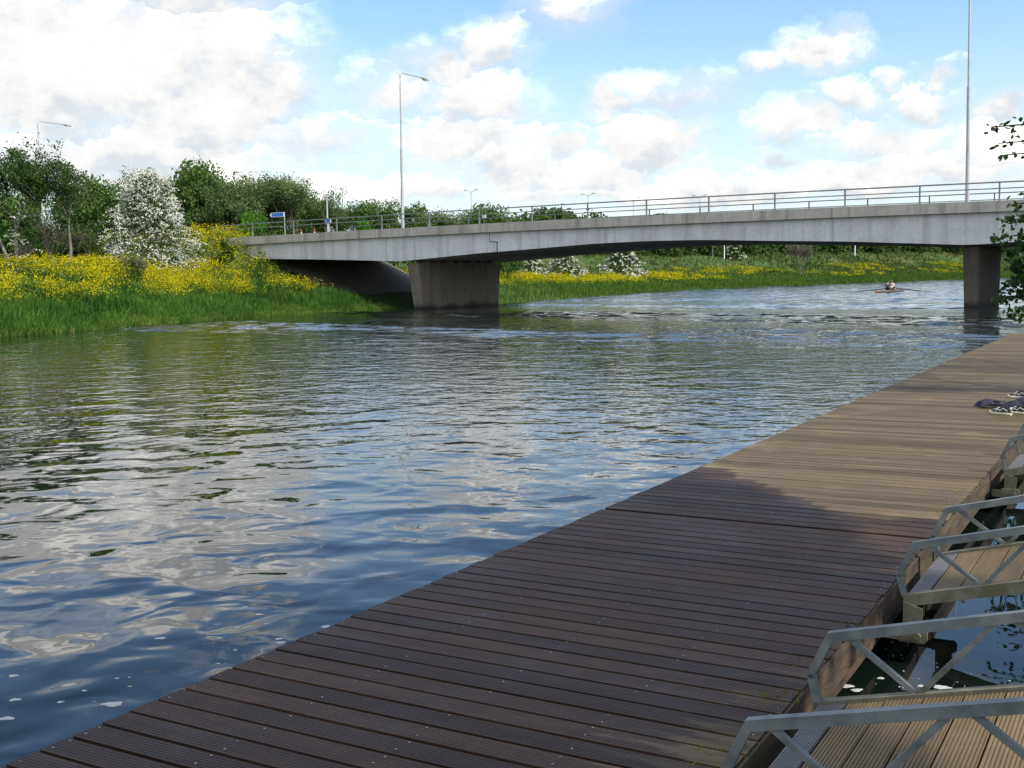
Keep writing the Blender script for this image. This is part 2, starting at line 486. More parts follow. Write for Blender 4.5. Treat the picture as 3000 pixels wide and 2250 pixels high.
def build_terrain():
    ss = np.unique(np.concatenate([np.linspace(-300, 20, 18), np.linspace(20, 130, 111), np.linspace(130, 420, 74), np.linspace(420, 1500, 30), [2500]]))
    dd = np.concatenate([[-6, -3, -1.2, -.5, 0, .4, .8], np.arange(1.5, 40, 1.0), np.arange(40, 100, 4), [110, 130, 160, 220, 320, 500, 900, 1800, 4000]])
    S, D = np.meshgrid(ss, dd, indexing='ij')
    Wd = np.interp(S, SH_S, SH_W) - D
    Wd = Wd + np.where((D < 1.0), .25 * hnoise(S * 2.3, D), 0)
    Z = terrain_z(S, Wd)
    V = np.stack([SA * S + CA * Wd, CA * S - SA * Wd, Z], -1).reshape(-1, 3)
    n, k = S.shape
    I = np.arange(n * k).reshape(n, k)
    Fq = np.stack([I[:-1, :-1], I[:-1, 1:], I[1:, 1:], I[1:, :-1]], -1).reshape(-1, 4)
    me = np_mesh('terrain', V, Fq, 4, True)
    return tag(link_mesh('terrain', me, M['meadow']), 'grassy far riverbank and meadow rising to the road embankment', 'ground', kind='structure')


build_terrain()

# the near bank on the right: a low bank edge behind the gangways
def near_bank():
    ss = np.concatenate([np.linspace(-200, -4, 20), np.linspace(-3, 40, 44), np.linspace(44, 500, 40), [900, 2500]])
    edge = np.interp(ss, [-200, -4, -1.5, 1.2, 2.4, 40, 70, 120, 400, 500, 600, 900, 2500], [-.3, -.5, -.6, -.6, 1.0, 1.3, 2.5, 6, 14, 40, 80, 200, 1700])
    dd = np.array([-3, -.8, 0, .25, .6, 1.5, 3, 5, 8, 12, 20, 40, 90, 300, 2500.])
    zz = np.array([-2, -.6, 0, .35, .62, .8, 1.0, 1.2, 1.5, 1.7, 1.8, 1.9, 2, 2, 2.])
    S, D = np.meshgrid(ss, dd, indexing='ij'); Wd = edge[:, None] + D; Z = np.broadcast_to(zz, S.shape) + np.clip(D, 0, 1) * .06 * hnoise(S * 3, Wd * 3)
    V = np.stack([SA * S + CA * Wd, CA * S - SA * Wd, Z], -1).reshape(-1, 3)
    n, k = S.shape; I = np.arange(n * k).reshape(n, k)
    Fq = np.stack([I[:-1, :-1], I[1:, :-1], I[1:, 1:], I[:-1, 1:]], -1).reshape(-1, 4)
    tag(link_mesh('ground', np_mesh('ground', V, Fq, 4, True), M['near_bank']), 'grassy near bank behind the gangways', 'ground', kind='structure')


near_bank()


def build_water():
    """one sheet: calm by the pontoon (its small swell lies in the surface detail), real wind waves farther out"""
    rows = [-300, -60, -20, 0, 8, 16, 22]; x = 24.0
    while x < 460:
        rows.append(x); x += np.interp(x, [24, 60, 120, 250, 460], [.15, .16, .22, .42, .9])
    rows += [520, 620, 800, 1200, 2500, 4000]
    rows = np.array(rows)
    wl = np.interp(rows, SH_S, SH_W) - .6
    wr = np.maximum(np.interp(rows, [-300, 40, 70, 120, 400, 500, 600, 900, 2500], [4, 4, 4, 8, 16, 42, 82, 202, 1700]), wl + 10)
    tt = np.linspace(0, 1, 190)
    Wc = wl[:, None] * (1 - tt) + wr[:, None] * tt
    S = np.broadcast_to(rows[:, None], Wc.shape)
    rg = np.random.default_rng(19)
    ds = np.gradient(rows)[:, None]
    Z = np.zeros(Wc.shape)
    u = S + .22 * (Wc + 30)
    gust = .5 + .32 * np.sin(u * .31 + 1.1) + .22 * np.sin(u * .83 + .13 * Wc + .4) + .16 * np.sin(u * .11 - .21 * Wc)
    gust = np.clip((gust - .35) / .4, 0, 1); gust = gust * gust * (3 - 2 * gust)
    open_ = np.clip((S - 70) / 40, 0, 1)
    gust = np.maximum(gust, open_ * (.55 + .45 * gust))
    gust = gust * np.clip((S - 30) / 14, 0, 1)
    calm = np.clip((S - 24) / 10, 0, 1) * .22
    for i in range(64):
        lam = .55 * (4.2 / .55) ** rg.random(); ang = rg.normal(0, .55)
        k = 2 * math.pi / lam
        a = .0031 * lam ** .75
        fade = np.clip((lam / ds - 2.4) / 1.2, 0, 1)
        Z += a * fade * np.sin(k * (S * math.cos(ang) + Wc * math.sin(ang)) + rg.uniform(0, 6.3))
    Z *= np.maximum(gust, calm) * np.clip(1 - (S - 420) / 35, 0, 1)
    Z[:, 0] = 0; Z[:, -1] = 0
    n = len(rows)
    Wc = np.concatenate([np.full((n, 1), -3000.), Wc, np.full((n, 1), 3000.)], 1); Z = np.concatenate([np.zeros((n, 1)), Z, np.zeros((n, 1))], 1)
    S = np.broadcast_to(rows[:, None], Wc.shape)
    V = np.stack([SA * S + CA * Wc, CA * S - SA * Wc, Z], -1).reshape(-1, 3)
    I = np.arange(Wc.size).reshape(Wc.shape)
    Fq = np.stack([I[:-1, :-1], I[:-1, 1:], I[1:, 1:], I[1:, :-1]], -1).reshape(-1, 4)
    tag(link_mesh('water', np_mesh('water', V, Fq, 4, True), M['water']), 'wide rippled river reflecting clouds and blue sky', 'river', kind='structure')


build_water()

# ------------------------------------------------------------------ pontoon
DRZ = -R(29.75)
DK0 = W(-3.85, 3.0, 0)             # a point of the deck's river edge; local x across to the gangways, local y along
DZ, DW, PITCHB, GAP = .37, 2.5, .155, .018


def ribbed_boards(y0, n, x0, x1, z, pitch=PITCHB, gap=GAP, ribs=7, depth=.0018, jitter=.004, along='x', thick=.03):
    """n boards laid side by side; each is one ribbed strip"""
    V, Fq = [], []
    base = 0
    wdt = pitch - gap
    prof = [(0.0, -thick), (0.0, -.002), (.002, 0.0)]
    p = (wdt - .004) / ribs
    for r_ in range(ribs):
        a = .002 + r_ * p
        prof += [(a + p * .55, 0.0), (a + p * .62, -depth), (a + p * .93, -depth), (a + p, 0.0)]
    prof += [(wdt, -.002), (wdt, -thick)]
    prof = np.array(prof); k = len(prof)
    for i in range(n):
        yy = y0 + i * pitch + prof[:, 0]; dz = rng.normal(0, .0009)
        tl = rng.normal(0, .0008)
        zz = z + prof[:, 1] + dz + tl * (prof[:, 0] / wdt - .5)
        a, b = x0 + rng.normal(0, jitter), x1 + rng.normal(0, jitter)
        lo = np.stack([np.full(k, a), yy, zz], -1); hi = np.stack([np.full(k, b), yy, zz], -1)
        if along == 'y': lo, hi = lo[:, [1, 0, 2]], hi[:, [1, 0, 2]]
        V.append(np.concatenate([lo, hi]))
        j = np.arange(k - 1)
        q = np.stack([base + j, base + k + j, base + k + j + 1, base + j + 1], -1)
        if along == 'y': q = q[:, ::-1]
        Fq.append(q); base += 2 * k
    return np.concatenate(V), np.concatenate(Fq)


def pontoon(y0, n, label, end_cap=False):
    root = empty('pontoon', DK0, DRZ)
    tag(root, label, 'pontoon', 'floating pontoon sections')
    y1 = y0 + n * PITCHB
    V, Fq = ribbed_boards(y0, n, 0, DW, DZ)
    mi = np.zeros(len(Fq), int)
    # screw heads on the joist lines
    sv, sf = [], []
    b = len(V)
    for i in range(n):
        yb = y0 + i * PITCHB
        if yb > 24: break
        for jx in (.035, .66, 1.27, 1.87, 2.465):
            for fy in (.035, .112):
                if rng.random() < .5: continue
                r_ = .0052 if rng.random() < .6 else .0038
                cx, cy = jx + rng.normal(0, .006), yb + fy + rng.normal(0, .004)
                for a in (0, 60, 120, 180, 240, 300):
                    sv.append((cx + r_ * math.cos(R(a)), cy + r_ * math.sin(R(a)), DZ + .0022))
                sf.append((b, b + 1, b + 2, b + 3)); sf.append((b, b + 3, b + 4, b + 5)); b += 6
    V = np.concatenate([V, np.array(sv)]) if sv else V
    Fq2 = np.concatenate([Fq, np.array(sf)]) if sf else Fq
    mi = np.concatenate([mi, np.ones(len(sf), int)])
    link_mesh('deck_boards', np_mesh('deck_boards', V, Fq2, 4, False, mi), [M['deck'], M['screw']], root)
    e = MB()
    e.box(DW - .05, DW + .012, y0 + .01, y1 - .012, .20, DZ - .012); e.box(DW - .16, DW - .03, y0 + .02, y1 - .02, .085, .198)
    e.build('edge_beam', M['deck_beam'], root)
    e = MB(); e.box(.01, .07, y0 + .01, y1 - .012, .13, DZ - .031); e.build('edge_beam', M['deck_beam'], root)
    e = MB()
    for yy in np.arange(y0 + .3, y1 - .1, .6): e.box(.072, DW - .052, yy - .03, yy + .03, .15, DZ - .10)
    e.box(.1, DW - .07, y0 + .05, y1 - .05, .10, .145)
    e.build('frame', M['rubber'], root)
    f_ = MB()
    for (a, c) in ((.15, .95), (1.5, 2.35)):
        yy = y0 + .2
        while yy < y1 - 1.0:
            f_.box(a, c, yy, min(yy + 1.9, y1 - .15), -.25, .10); yy += 2.2
    f_.build('float', M['rubber'], root)
    if end_cap:
        c = MB(); c.box(0, DW, y1 - .004, y1 + .05, .12, DZ - .01); c.build('end_beam', M['deck_beam'], root)
    return root


JY = 8.14 - 3.0
N1 = 62
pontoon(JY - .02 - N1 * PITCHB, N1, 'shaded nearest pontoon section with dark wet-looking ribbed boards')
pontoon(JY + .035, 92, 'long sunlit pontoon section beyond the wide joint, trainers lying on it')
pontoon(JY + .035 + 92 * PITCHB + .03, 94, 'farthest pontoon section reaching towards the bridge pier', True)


def moss():
    me = MB()
    V, Fq = [], []
    for (s0, n) in ((3.9, 20), (4.6, 16), (5.05, 9), (5.7, 12), (8.9, 16), (9.2, 12), (9.5, 12), (9.9, 8)):
        for i in range(n):
            y = s0 - 3.0 + .15 + rng.normal(0, .05); x = DW - .04 + rng.normal(0, .035) - abs(rng.normal(0, .05))
            h = rng.uniform(.004, .014); a = rng.uniform(0, 6.3); r_ = rng.uniform(.003, .007)
            b = len(V); c, s_ = math.cos(a), math.sin(a); lx, ly = rng.normal(0, .012, 2)
            V += [(x - c * r_, y - s_ * r_, DZ - .001), (x + c * r_, y + s_ * r_, DZ - .001), (x + c * r_ * .5 + lx, y + s_ * r_ * .5 + ly, DZ + h), (x - c * r_ * .5 + lx, y - s_ * r_ * .5 + ly, DZ + h)]
            Fq.append((b, b + 1, b + 2, b + 3))
    tag(link_mesh('moss', np_mesh('moss', V, Fq, 4), M['moss'], None, DK0, DRZ), 'small tufts of moss and weed along the pontoon edge', 'moss', kind='stuff')


moss()

# ------------------------------------------------------------------ gangways
GSL = .25


def gangway(s0, width, label, length=3.0, wx=-1.24):
    root = empty('gangway', W(wx, s0, .40), -AZ)
    tag(root, label, 'gangway', 'gangways from the pontoon to the bank')
    zl = lambda x: x * GSL
    for side, y in (('near', 0.0), ('far', width)):
        st = MB(); st.bar((.0, y, zl(0) - .032), (length, y, zl(length) - .032), .05, .066); st.build('stringer', M['steel_mossy'], root)
        h = MB()
        tube = .040
        h.bar((-.0, y, .0), (-.03, y, .115), .042, .030, up=(1, 0, 0))
        h.bar((-.033, y, .105), (.055, y, .295), .042, .034, up=(1, 0, 0))
        h.bar((.045, y, .285), (length - .1, y, zl(length - .1) + .285), tube, tube)
        h.bar((length - .12, y, zl(length) + .29), (length, y, zl(length)), .042, .03, up=(1, 0, 0))
        h.build('handrail', M['steel'], root)
        x = .115; up = False
        while x < length - .4:
            x2 = x + .285
            a = (x, y, zl(x) + (.0 if up else .272)); b = (x2, y, zl(x2) + (.272 if up else .0))
            br = MB(); br.bar(a, b, .022, .024, up=(0, 1, 0)); br.build('brace', M['steel'], root)
            x = x2 + (.015 if not up else .05); up = not up
        hp = MB()
        yy = y
        hp.prism([(.0, -.03), (.0, -.19), (.02, -.215), (.075, -.215), (.10, -.19), (.105, -.065)], yy - .035, yy - .026)
        hp.prism([(-.02, -.17), (-.02, -.255), (.12, -.255), (.135, -.235), (.135, -.19), (.115, -.165)], yy - .056, yy - .040)
        hp.tube([(.085, yy - .075, -.212), (.085, yy + .0, -.212)], .018, 10)
        hp.box(-.10, .10, yy - .062, yy - .058 + .002, -.245, -.18)
        hp.build('hinge_plate', M['steel_mossy'], root)
    # boards lie across the gangway, ribs along them
    n = int((length - .16) / .152)
    V, Fq = ribbed_boards(.135, n, .03, width - .03, 0, .152, .008, 9, .004, .001, 'y', .025)
    V = V.copy(); V[:, 2] += V[:, 0] * GSL - .012
    link_mesh('deck_boards', np_mesh('deck_boards', V, Fq, 4), M['gang_boards'], root)
    V, Fq = ribbed_boards(.012, 1, .03, width - .03, 0, .118, .006, 9, .004, .0, 'y', .02)
    V[:, 2] += V[:, 0] * GSL - .010
    link_mesh('flap', np_mesh('flap', V, Fq, 4), M['gang_plate'], root)
    return root


gangway(3.63, 1.07, 'nearest gangway, brown ribbed boards between low galvanised truss sides')
gangway(6.53, 1.07, 'middle gangway, its galvanised truss sides hinged to the pontoon between the other two')
gangway(11.15, 1.07, 'farthest gangway, just this side of the trainers on the pontoon', wx=-1.25)


# ------------------------------------------------------------------ trainers and clothes on the pontoon
def trainer(name, label, x, y, rz, upper, trim, group='trainers left on the pontoon', sole='shoe_sole'):
    root = empty(name, W(x, y, DZ + .001), rz - AZ)
    tag(root, label, 'shoe', group)
    L = .29
    # outline of the sole: half width along the length (toe at +x)
    xs = np.linspace(0, 1, 13)
    hw = np.interp(xs, [0, .06, .2, .45, .7, .88, .97, 1], [.018, .034, .040, .036, .050, .042, .024, .008])
    off = np.interp(xs, [0, .45, .8, 1], [0, -.004, .004, .010])
    top = np.interp(xs, [0, .08, .2, .34, .45, .62, .8, .93, 1], [.085, .105, .088, .082, .105, .085, .062, .05, .03])
    rings, sr = [], []
    for i, t_ in enumerate(xs):
        rr = []; X = (t_ - .5) * L
        z0 = .028 + .010 * max(0, t_ - .8) * 2
        for a in np.linspace(0, 2 * math.pi, 14, endpoint=False):
            c, s_ = math.cos(a), math.sin(a)
            zz = z0 + (top[i] - z0) * max(0, s_) ** .8
            wv = hw[i] * (1 - .45 * max(0, s_) ** 2)
            rr.append((X, off[i] + wv * c * 1.0, zz if s_ > 0 else z0 - .004))
        rings.append(rr)
        sr.append([(X, off[i] + (hw[i] + .006) * math.cos(a), (.0 if math.sin(a) < 0 else .030) + .018 * max(0, t_ - .78) * 3) for a in np.linspace(.3, 2 * math.pi + .3, 14, endpoint=False)])
    b = MB(); b.loft(rings); b.build('upper', M[upper], root)
    b = MB(); b.loft(sr); b.build('sole', M[sole], root)
    b = MB()
    for sg in (-1, 1):                     # side flashes and heel patch
        pts = [(-.11, .05), (-.05, .085), (-.01, .05), (.03, .075), (.05, .04)]
        for (xa, za), (xb, zb) in zip(pts[:-1], pts[1:]):
            ya = sg * (np.interp(xa / L + .5, xs, hw) * .93 + .002); yb = sg * (np.interp(xb / L + .5, xs, hw) * .93 + .002)
            b.bar((xa, ya, za), (xb, yb, zb), .006, .010)
    b.bar((-.142, 0, .045), (-.136, 0, .098), .03, .008, up=(1, 0, 0))
    b.build('side_panel', M[trim], root)
    b = MB()
    for k in range(5):
        xx = .015 + k * .018; zz = float(np.interp(xx / L + .5, xs, top)) + .002
        b.bar((xx, -.02, zz - .006), (xx + .006, .02, zz - .006), .007, .006)
    b.build('laces', M[trim], root)
    ck = MB(); ck.tube([(-.085, 0, .088), (-.02, 0, .097)], [.020, .016], 10); ck.build('opening', M['black_fabric'], root)
    return root


def shoe_at(u, v):
    x, y = on_z(u, v, DZ); s, w = SW(x, y); return w, s


w_, s_ = shoe_at(2932, 1214)
trainer('trainer', 'black trainer with white side flashes nearest the water on the pontoon', w_, s_, R(155), 'shoe_black', 'shoe_white')
w_, s_ = shoe_at(2980, 1212)
trainer('trainer', 'black trainer with white heel in front of the dark clothes', w_, s_, R(165), 'shoe_black', 'shoe_white')
w_, s_ = shoe_at(2906, 1196)
trainer('trainer', 'all-dark shoe lying at the left end of the clothes', w_, s_, R(190), 'shoe_black', 'shoe_black', sole='rubber')
w_, s_ = shoe_at(2984, 1166)
trainer('trainer', 'white and dark trainer farthest back, behind the dark clothes', w_, s_, R(170), 'shoe_black', 'shoe_white')


def clothes():
    w_, s_ = shoe_at(2978, 1192)
    root_loc = W(w_, s_, DZ)
    n, k = 46, 30
    X, Y = np.meshgrid(np.linspace(-.52, .52, n), np.linspace(-.17, .17, k), indexing='ij')
    edge = np.clip(1 - (np.abs(X) / .50) ** 4, 0, 1) * np.clip(1 - (np.abs(Y) / .165) ** 3, 0, 1)
    hgt = .085 + .03 * np.sin(X * 9 + Y * 6) + .022 * np.sin(X * 17 - Y * 13 + 1) + .008 * np.sin(X * 41 + Y * 37) + .07 * np.clip((X + .1), 0, 1)
    Z = np.maximum(edge ** .45 * np.maximum(hgt, .03), .002)
    Xj = X + .02 * np.sin(Y * 30 + X * 12); Yj = Y + .02 * np.sin(X * 19)
    V = np.stack([Xj, Yj, Z], -1).reshape(-1, 3); I = np.arange(n * k).reshape(n, k)
    Fq = np.stack([I[:-1, :-1], I[1:, :-1], I[1:, 1:], I[:-1, 1:]], -1).reshape(-1, 4)
    o = link_mesh('clothes', np_mesh('clothes', V, Fq, 4, True), M['rope'], None, root_loc, -AZ)
    tag(o, 'crumpled dark navy clothes heaped on the pontoon among the trainers', 'clothing')


clothes()

# ------------------------------------------------------------------ bridge
BO = (-31.7, 82.0, 0.0)
bridge = empty('bridge', W(*BO), -AZ)
tag(bridge, 'long low concrete road bridge on two piers across the river', 'bridge')
S0, S1 = 74.2, 91.0


def gz(w):                                 # girder underside
    a = abs(w + 31.7)
    return float(np.interp(a, [0, 4, 9.7, 13.9, 20.8, 21.6, 25.7, 30, 42], [4.78, 4.73, 4.47, 4.30, 3.88, 3.88, 4.06, 4.23, 4.62]))


def cz(w):                                 # top of the coping
    return 6.52 - .00015 * (w + 31.7) ** 2


WL, WR = -71.9, 8.5
J1, J2 = -44.58, -18.82                    # half joints


def girder(w0, w1, left=None, right=None):
    ws = [w for w in np.arange(-72, 9, 1.0) if w0 + .3 < w < w1 - .3]
    bottom = []
    if left == 'step': bottom += [(w0, cz(w0) - .66), (w0, 5.15), (w0 + .68, 5.15), (w0 + .68, gz(w0 + .68))]
    else: bottom += [(w0, cz(w0) - .66), (w0, gz(w0))]
    lo = bottom[-1][0]; hi = (w1 - .68) if right == 'step' else ((w1 + .62) if right == 'under' else w1)
    bottom += [(w, gz(w)) for w in ws if lo + .3 < w < hi - .3]
    if right == 'step': bottom += [(w1 - .68, gz(w1 - .68)), (w1 - .68, 5.15), (w1, 5.15), (w1, cz(w1) - .66)]
    elif right == 'under': bottom += [(w1 + .62, gz(w1 + .62)), (w1 + .62, 5.09), (w1, 5.09), (w1, cz(w1) - .66)]
    else: bottom += [(w1, gz(w1)), (w1, cz(w1) - .66)]
    topw = [w for w in reversed(ws) if w0 + .3 < w < w1 - .3]
    poly = bottom + [(w, cz(w) - .66) for w in topw]
    b = MB(); b.prism(poly, S0, S1)
    return b.build('girder', M['fascia'], bridge, BO)


girder(WL, J1 - .03, None, 'under')
girder(J1 + .03, J2 - .008, 'step', None)


def girder_right():
    w0, w1 = J2 + .008, WR
    ws = [w for w in np.arange(-18, 9, 1.0) if w0 + .3 < w < w1 - .3]
    poly = [(w0, cz(w0) - .66), (w0, gz(w0))] + [(w, gz(w)) for w in ws] + [(w1, gz(w1)), (w1, cz(w1) - .66)] + [(w, cz(w) - .66) for w in reversed(ws)]
    b = MB(); b.prism(poly, S0, S1); b.build('girder', M['fascia'], bridge, BO)


girder_right()
TILT = .42                                  # the far side of the road lies higher
for (a, c) in ((WL - 1.2, J1 - .04), (J1 + .0, J2 - .02), (J2 + .02, WR + 1.2)):
    for far in (0, 1):
        ws = list(np.arange(a, c, 1.2)) + [c]
        dz = TILT * far
        y0, y1 = (S0 - .32, S0 + .42) if not far else (S1 - .42, S1 + .32)
        poly = [(w, cz(w) - .655 + dz * .0) for w in ws] + [(w, cz(w) + dz) for w in reversed(ws)]
        b = MB(); b.prism(poly, y0, y1); b.build('coping', M['coping'], bridge, BO)
ws = list(np.arange(WL, WR, 1.2)) + [WR]
rd = MB()
for a, c in zip(ws[:-1], ws[1:]):
    rd.face([(a, S0 + .42, cz(a) - .35), (c, S0 + .42, cz(c) - .35), (c, S1 - .42, cz(c) - .35 + TILT), (a, S1 - .42, cz(a) - .35 + TILT)])
rd.build('road_surface', M['asphalt'], bridge, BO)
# piers: walls along the stream that widen upwards
for wc, ye, fl, hb_, ht_ in ((-52.0, 87.2, .68, .44, .54), (-10.6, 85.4, .4, .41, .46)):
    b = MB()
    rings = []
    for z, y0, y1, hw in ((-2.0, 75.4, ye - .1, hb_), (0, 75.3, ye, hb_), (.06, 75.3, ye, hb_), (3.72, 75.3 - fl, ye + .3, ht_)):
        ch = .07
        rings.append([(wc - hw + ch, y0, z), (wc + hw - ch, y0, z), (wc + hw, y0 + ch, z), (wc + hw, y1 - ch, z), (wc + hw - ch, y1, z), (wc - hw + ch, y1, z), (wc - hw, y1 - ch, z), (wc - hw, y0 + ch, z)])
    b.loft(rings, 0, False)
    p_ = b.build('pier', M['pier' if wc < -30 else 'pier_dark'], bridge, BO)
    for k in range(7):
        yy = 76.0 + k * 1.75
        c = MB(); c.box(wc - .3, wc + .3, yy - .35, yy + .35, 3.73, gz(wc) + .01); o = c.build('bearing', M['abut'], p_, BO)
for (wa, wb, sgn) in ((-73.5, -71.0, 1), (7.5, 10.0, -1)):
    b = MB(); b.box(wa, wb, S0 + .1, S1 - .1, 1.0, 5.55)
    b.build('abutment', M['abut'], bridge, BO)
b = MB()
for sgn, x0, x1 in ((1, -70.9, -61.0),):
    b.face([(-71.0, 75.4, 5.85), (-60.3, 75.4, 1.0), (-60.3, 91.8, 1.0), (-71.0, 91.8, 5.85)])
b.build('slope_paving', M['abut'], bridge, (BO[0], BO[1], -.12)); b = MB()
b.face([(7.4, 73.5, 4.3), (7.4, 91.5, 4.3), (2.4, 91.5, 1.2), (2.4, 73.5, 1.2)])
# (a little above the earth of the slope)
b.build('slope_paving', M['abut'], bridge, (BO[0], BO[1], -.12))


def railing(y, dz, w_first, w_last, step, mat, rails, name):
    ws = np.arange(w_first, w_last, step)
    b = MB()
    for h_, r_ in rails:
        pts = [(w, y, cz(w) + dz + h_) for w in np.arange(w_first, w_last, step / 2)]
        for p, q in zip(pts[:-1], pts[1:]): b.bar(p, q, .06, r_)
    rl = b.build('railing', M[mat], bridge, BO)
    for w in ws:
        p = MB(); zt = cz(w) + dz + rails[0][0]
        p.bar((w, y, cz(w) + dz), (w, y, zt + .02), .085, .10, up=(0, 1, 0)); p.box(w - .11, w + .11, y - .10, y + .10, cz(w) + dz, cz(w) + dz + .025)
        p.build('rail_post', M[mat], rl, BO)


railing(S0 + .0, 0, -72.8, 9.0, 4.56, 'rail_paint', ((1.10, .085), (.73, .062)), 'near')
railing(S1 - .0, TILT, -70.6, 9.0, 4.56, 'rail_dark', ((1.10, .075), (.62, .06)), 'far')
# little white marker standing at the joint
t = empty('marker_post', W(J1 - .5, S0 + .1, cz(J1)), -AZ)
tag(t, 'small white-headed marker post behind the railing at the bridge joint', 'marker')
b = MB(); b.tube([(0, 0, 0), (0, 0, .48)], .025, 8); b.build('post', M['plastered'], t)
b = MB(); b.box(-.16, .16, -.03, .03, .46, .68); b.build('marker_head', M['sign_white'], t)

# road beyond the bridge, on the embankment
ws = np.concatenate([np.linspace(-73.5, -400, 60)])
rd = MB()
for a, c in zip(ws[:-1], ws[1:]):
    za, zc_ = float(np.interp(a, [-400, -160, -110, -72, -60], [3.2, 4.2, 5.4, 5.95, 6.0])), float(np.interp(c, [-400, -160, -110, -72, -60], [3.2, 4.2, 5.4, 5.95, 6.0]))
    rd.face([W(a, 76, za + .16), W(c, 76, zc_ + .16), W(c, 89, zc_ + .16), W(a, 89, za + .16)])
tag(rd.build('road', M['asphalt']), 'asphalt road running off the bridge behind the trees', 'road', kind='structure')


# ------------------------------------------------------------------ lamps and signs
def column_z(s, w): return float(terrain_z(s, w))


def street_lamp(u_base, u_top, v_top, s, arm, zb, label, group, lean=0.0):
    w, zt = on_s(u_top, v_top, s)
    root = empty('street_lamp', W(w, s, zb), -AZ)
    tag(root, label, 'street lamp', group)
    h = zt - zb
    b = MB(); lx = lean * h
    b.tube([(lx, 0, -.3), (lx * .9, 0, .05), (lx * .78, 0, h * .2), (lx * .45, 0, h * .52)], [.135, .13, .12, .105], 10)
    b.tube([(lx * .45, 0, h * .52), (.0, 0, h - .25)], [.075, .06], 10)
    b.box(lx - .2, lx + .2, -.2, .2, -.02, .03)
    b.build('pole', M['lamp_steel'], root)
    b = MB(); pts = [(0, 0, h - .27)] + [(0, .25 - .25 * math.cos(R(a)), h - .25 + .25 * math.sin(R(a))) for a in range(15, 91, 15)] + [(0, arm - .6, h + .02)]
    b.tube(pts, .05, 8); b.build('arm', M['lamp_steel'], root)
    hd = MB(); rings = []
    for t_, wd, hh in ((0, .05, .05), (.1, .10, .08), (.35, .15, .11), (.75, .16, .10), (.95, .10, .07), (1, .03, .03)):
        rings.append([(wd * math.cos(a), arm - .65 + t_ * 1.05, h + .02 - t_ * .10 + hh * math.sin(a)) for a in np.linspace(0, 2 * math.pi, 10, endpoint=False)])
    hd.loft(rings); lh = hd.build('lamp_head', M['lamp_head'], root)
    gl = MB(); gl.box(-.11, .11, arm - .25, arm + .25, h - .15, h - .06); gl.build('lamp_glass', M['lamp_glass'], lh)
    return root


street_lamp(1187, 1172, 212, 75.4, 3.6, cz(-53) - .2, 'tall grey street lamp on the bridge above the left pier', 'street lamps along the bridge road', -.010)
street_lamp(2834, 2842, -75, 75.4, 3.0, cz(-11) - .2, 'tall street lamp at the right end of the bridge, rising past the picture top', 'street lamps along the bridge road', .006)
street_lamp(112, 110, 355, 75.4, 3.6, 5.2, 'street lamp rising from behind the tall tree on the left bank', 'street lamps along the bridge road')


def twin_lamp(u, v, dist, label):
    s = on_bank(u, dist, 215)[0]
    w, zt = on_s(u, v, s); zb = float(terrain_z(s, w)); h = zt - zb; k_ = (CA * s - SA * w) / 200
    root = empty('twin_street_lamp', W(w, s, zb), -AZ)
    tag(root, label, 'street lamp', 'far twin-armed street lamps')
    b = MB(); b.tube([(0, 0, -.5), (0, 0, h)], [.09 * k_, .05 * k_], 8); b.build('pole', M['lamp_steel'], root)
    for sg in (-1, 1):
        b = MB(); b.tube([(0, 0, h - .1), (sg * .5 * k_, 0, h + .12 * k_), (sg * .9 * k_, 0, h + .28 * k_)], .03 * k_, 6); b.build('arm', M['lamp_steel'], root)
        b = MB(); b.box(sg * 1.1 * k_ - .3 * k_, sg * 1.1 * k_ + .3 * k_, -.12, .12, h + .24 * k_, h + .36 * k_); b.build('lamp_head', M['lamp_steel'], root)


twin_lamp(1003, 551, 58, 'far twin-armed street lamp above the trees beside the tall bridge lamp')
twin_lamp(1380, 562, 58, 'far twin-armed street lamp over the round treetop near the bridge joint')
twin_lamp(1723, 573, 58, 'far twin-armed street lamp above the middle of the bridge railing')
twin_lamp(1855, 585, 62, 'tiny twin-armed lamp just above the railing, beyond the bridge')
twin_lamp(2050, 577, 62, 'tiny twin-armed lamp with its head touching the top rail')


def direction_sign(u0, u1, v0, v1, s, zb, label, mat='sign_blue', point=0, post_u=None):
    wc, zt = on_s((u0 + u1) / 2, v0, s); _, zl = on_s((u0 + u1) / 2, v1, s)
    w0, _ = on_s(u0, v0, s); w1, _ = on_s(u1, v0, s)
    pw = on_s(post_u, v0, s)[0] if post_u else wc
    root = empty('road_sign', W(pw, s, zb), -AZ)
    tag(root, label, 'sign')
    b = MB(); b.tube([(0, 0, -.3), (0, 0, zt - zb + .02)], .04, 8); b.build('post', M['lamp_steel'], root)
    a, c, z0, z1 = w0 - pw, w1 - pw, zl - zb, zt - zb
    yy = -.10
    b = MB()
    if point: b.prism([(a, (z0 + z1) / 2), (a + .18, z0), (c, z0), (c, z1), (a + .18, z1)], yy, yy + .03)
    else: b.box(a, c, yy, yy + .03, z0, z1)
    pl = b.build('plate', M['sign_white'], root)
    e = .045
    b = MB()
    b.box(a + (.26 if point else e), c - (.16 if point else e), yy - .006, yy - .002, z0 + e, z1 - e); b.build('sign_face', M[mat], pl)


direction_sign(792, 835, 623, 636, 88, 5.9, 'blue direction sign with white ends on a post beside the road', 'sign_blue', 1, 833)
direction_sign(955, 971, 641, 654, 78, 5.9, 'small square blue sign low on a grey post behind the railing', 'sign_blue', 0)
direction_sign(513, 537, 629, 639, 84, 5.0, 'small pale sign at the right shoulder of the hawthorn', 'sign_white', 0, 523)
direction_sign(2080, 2096, 709, 719, 250, 7.0, 'small blue sign on the levee under the bridge', 'sign_blue', 0)


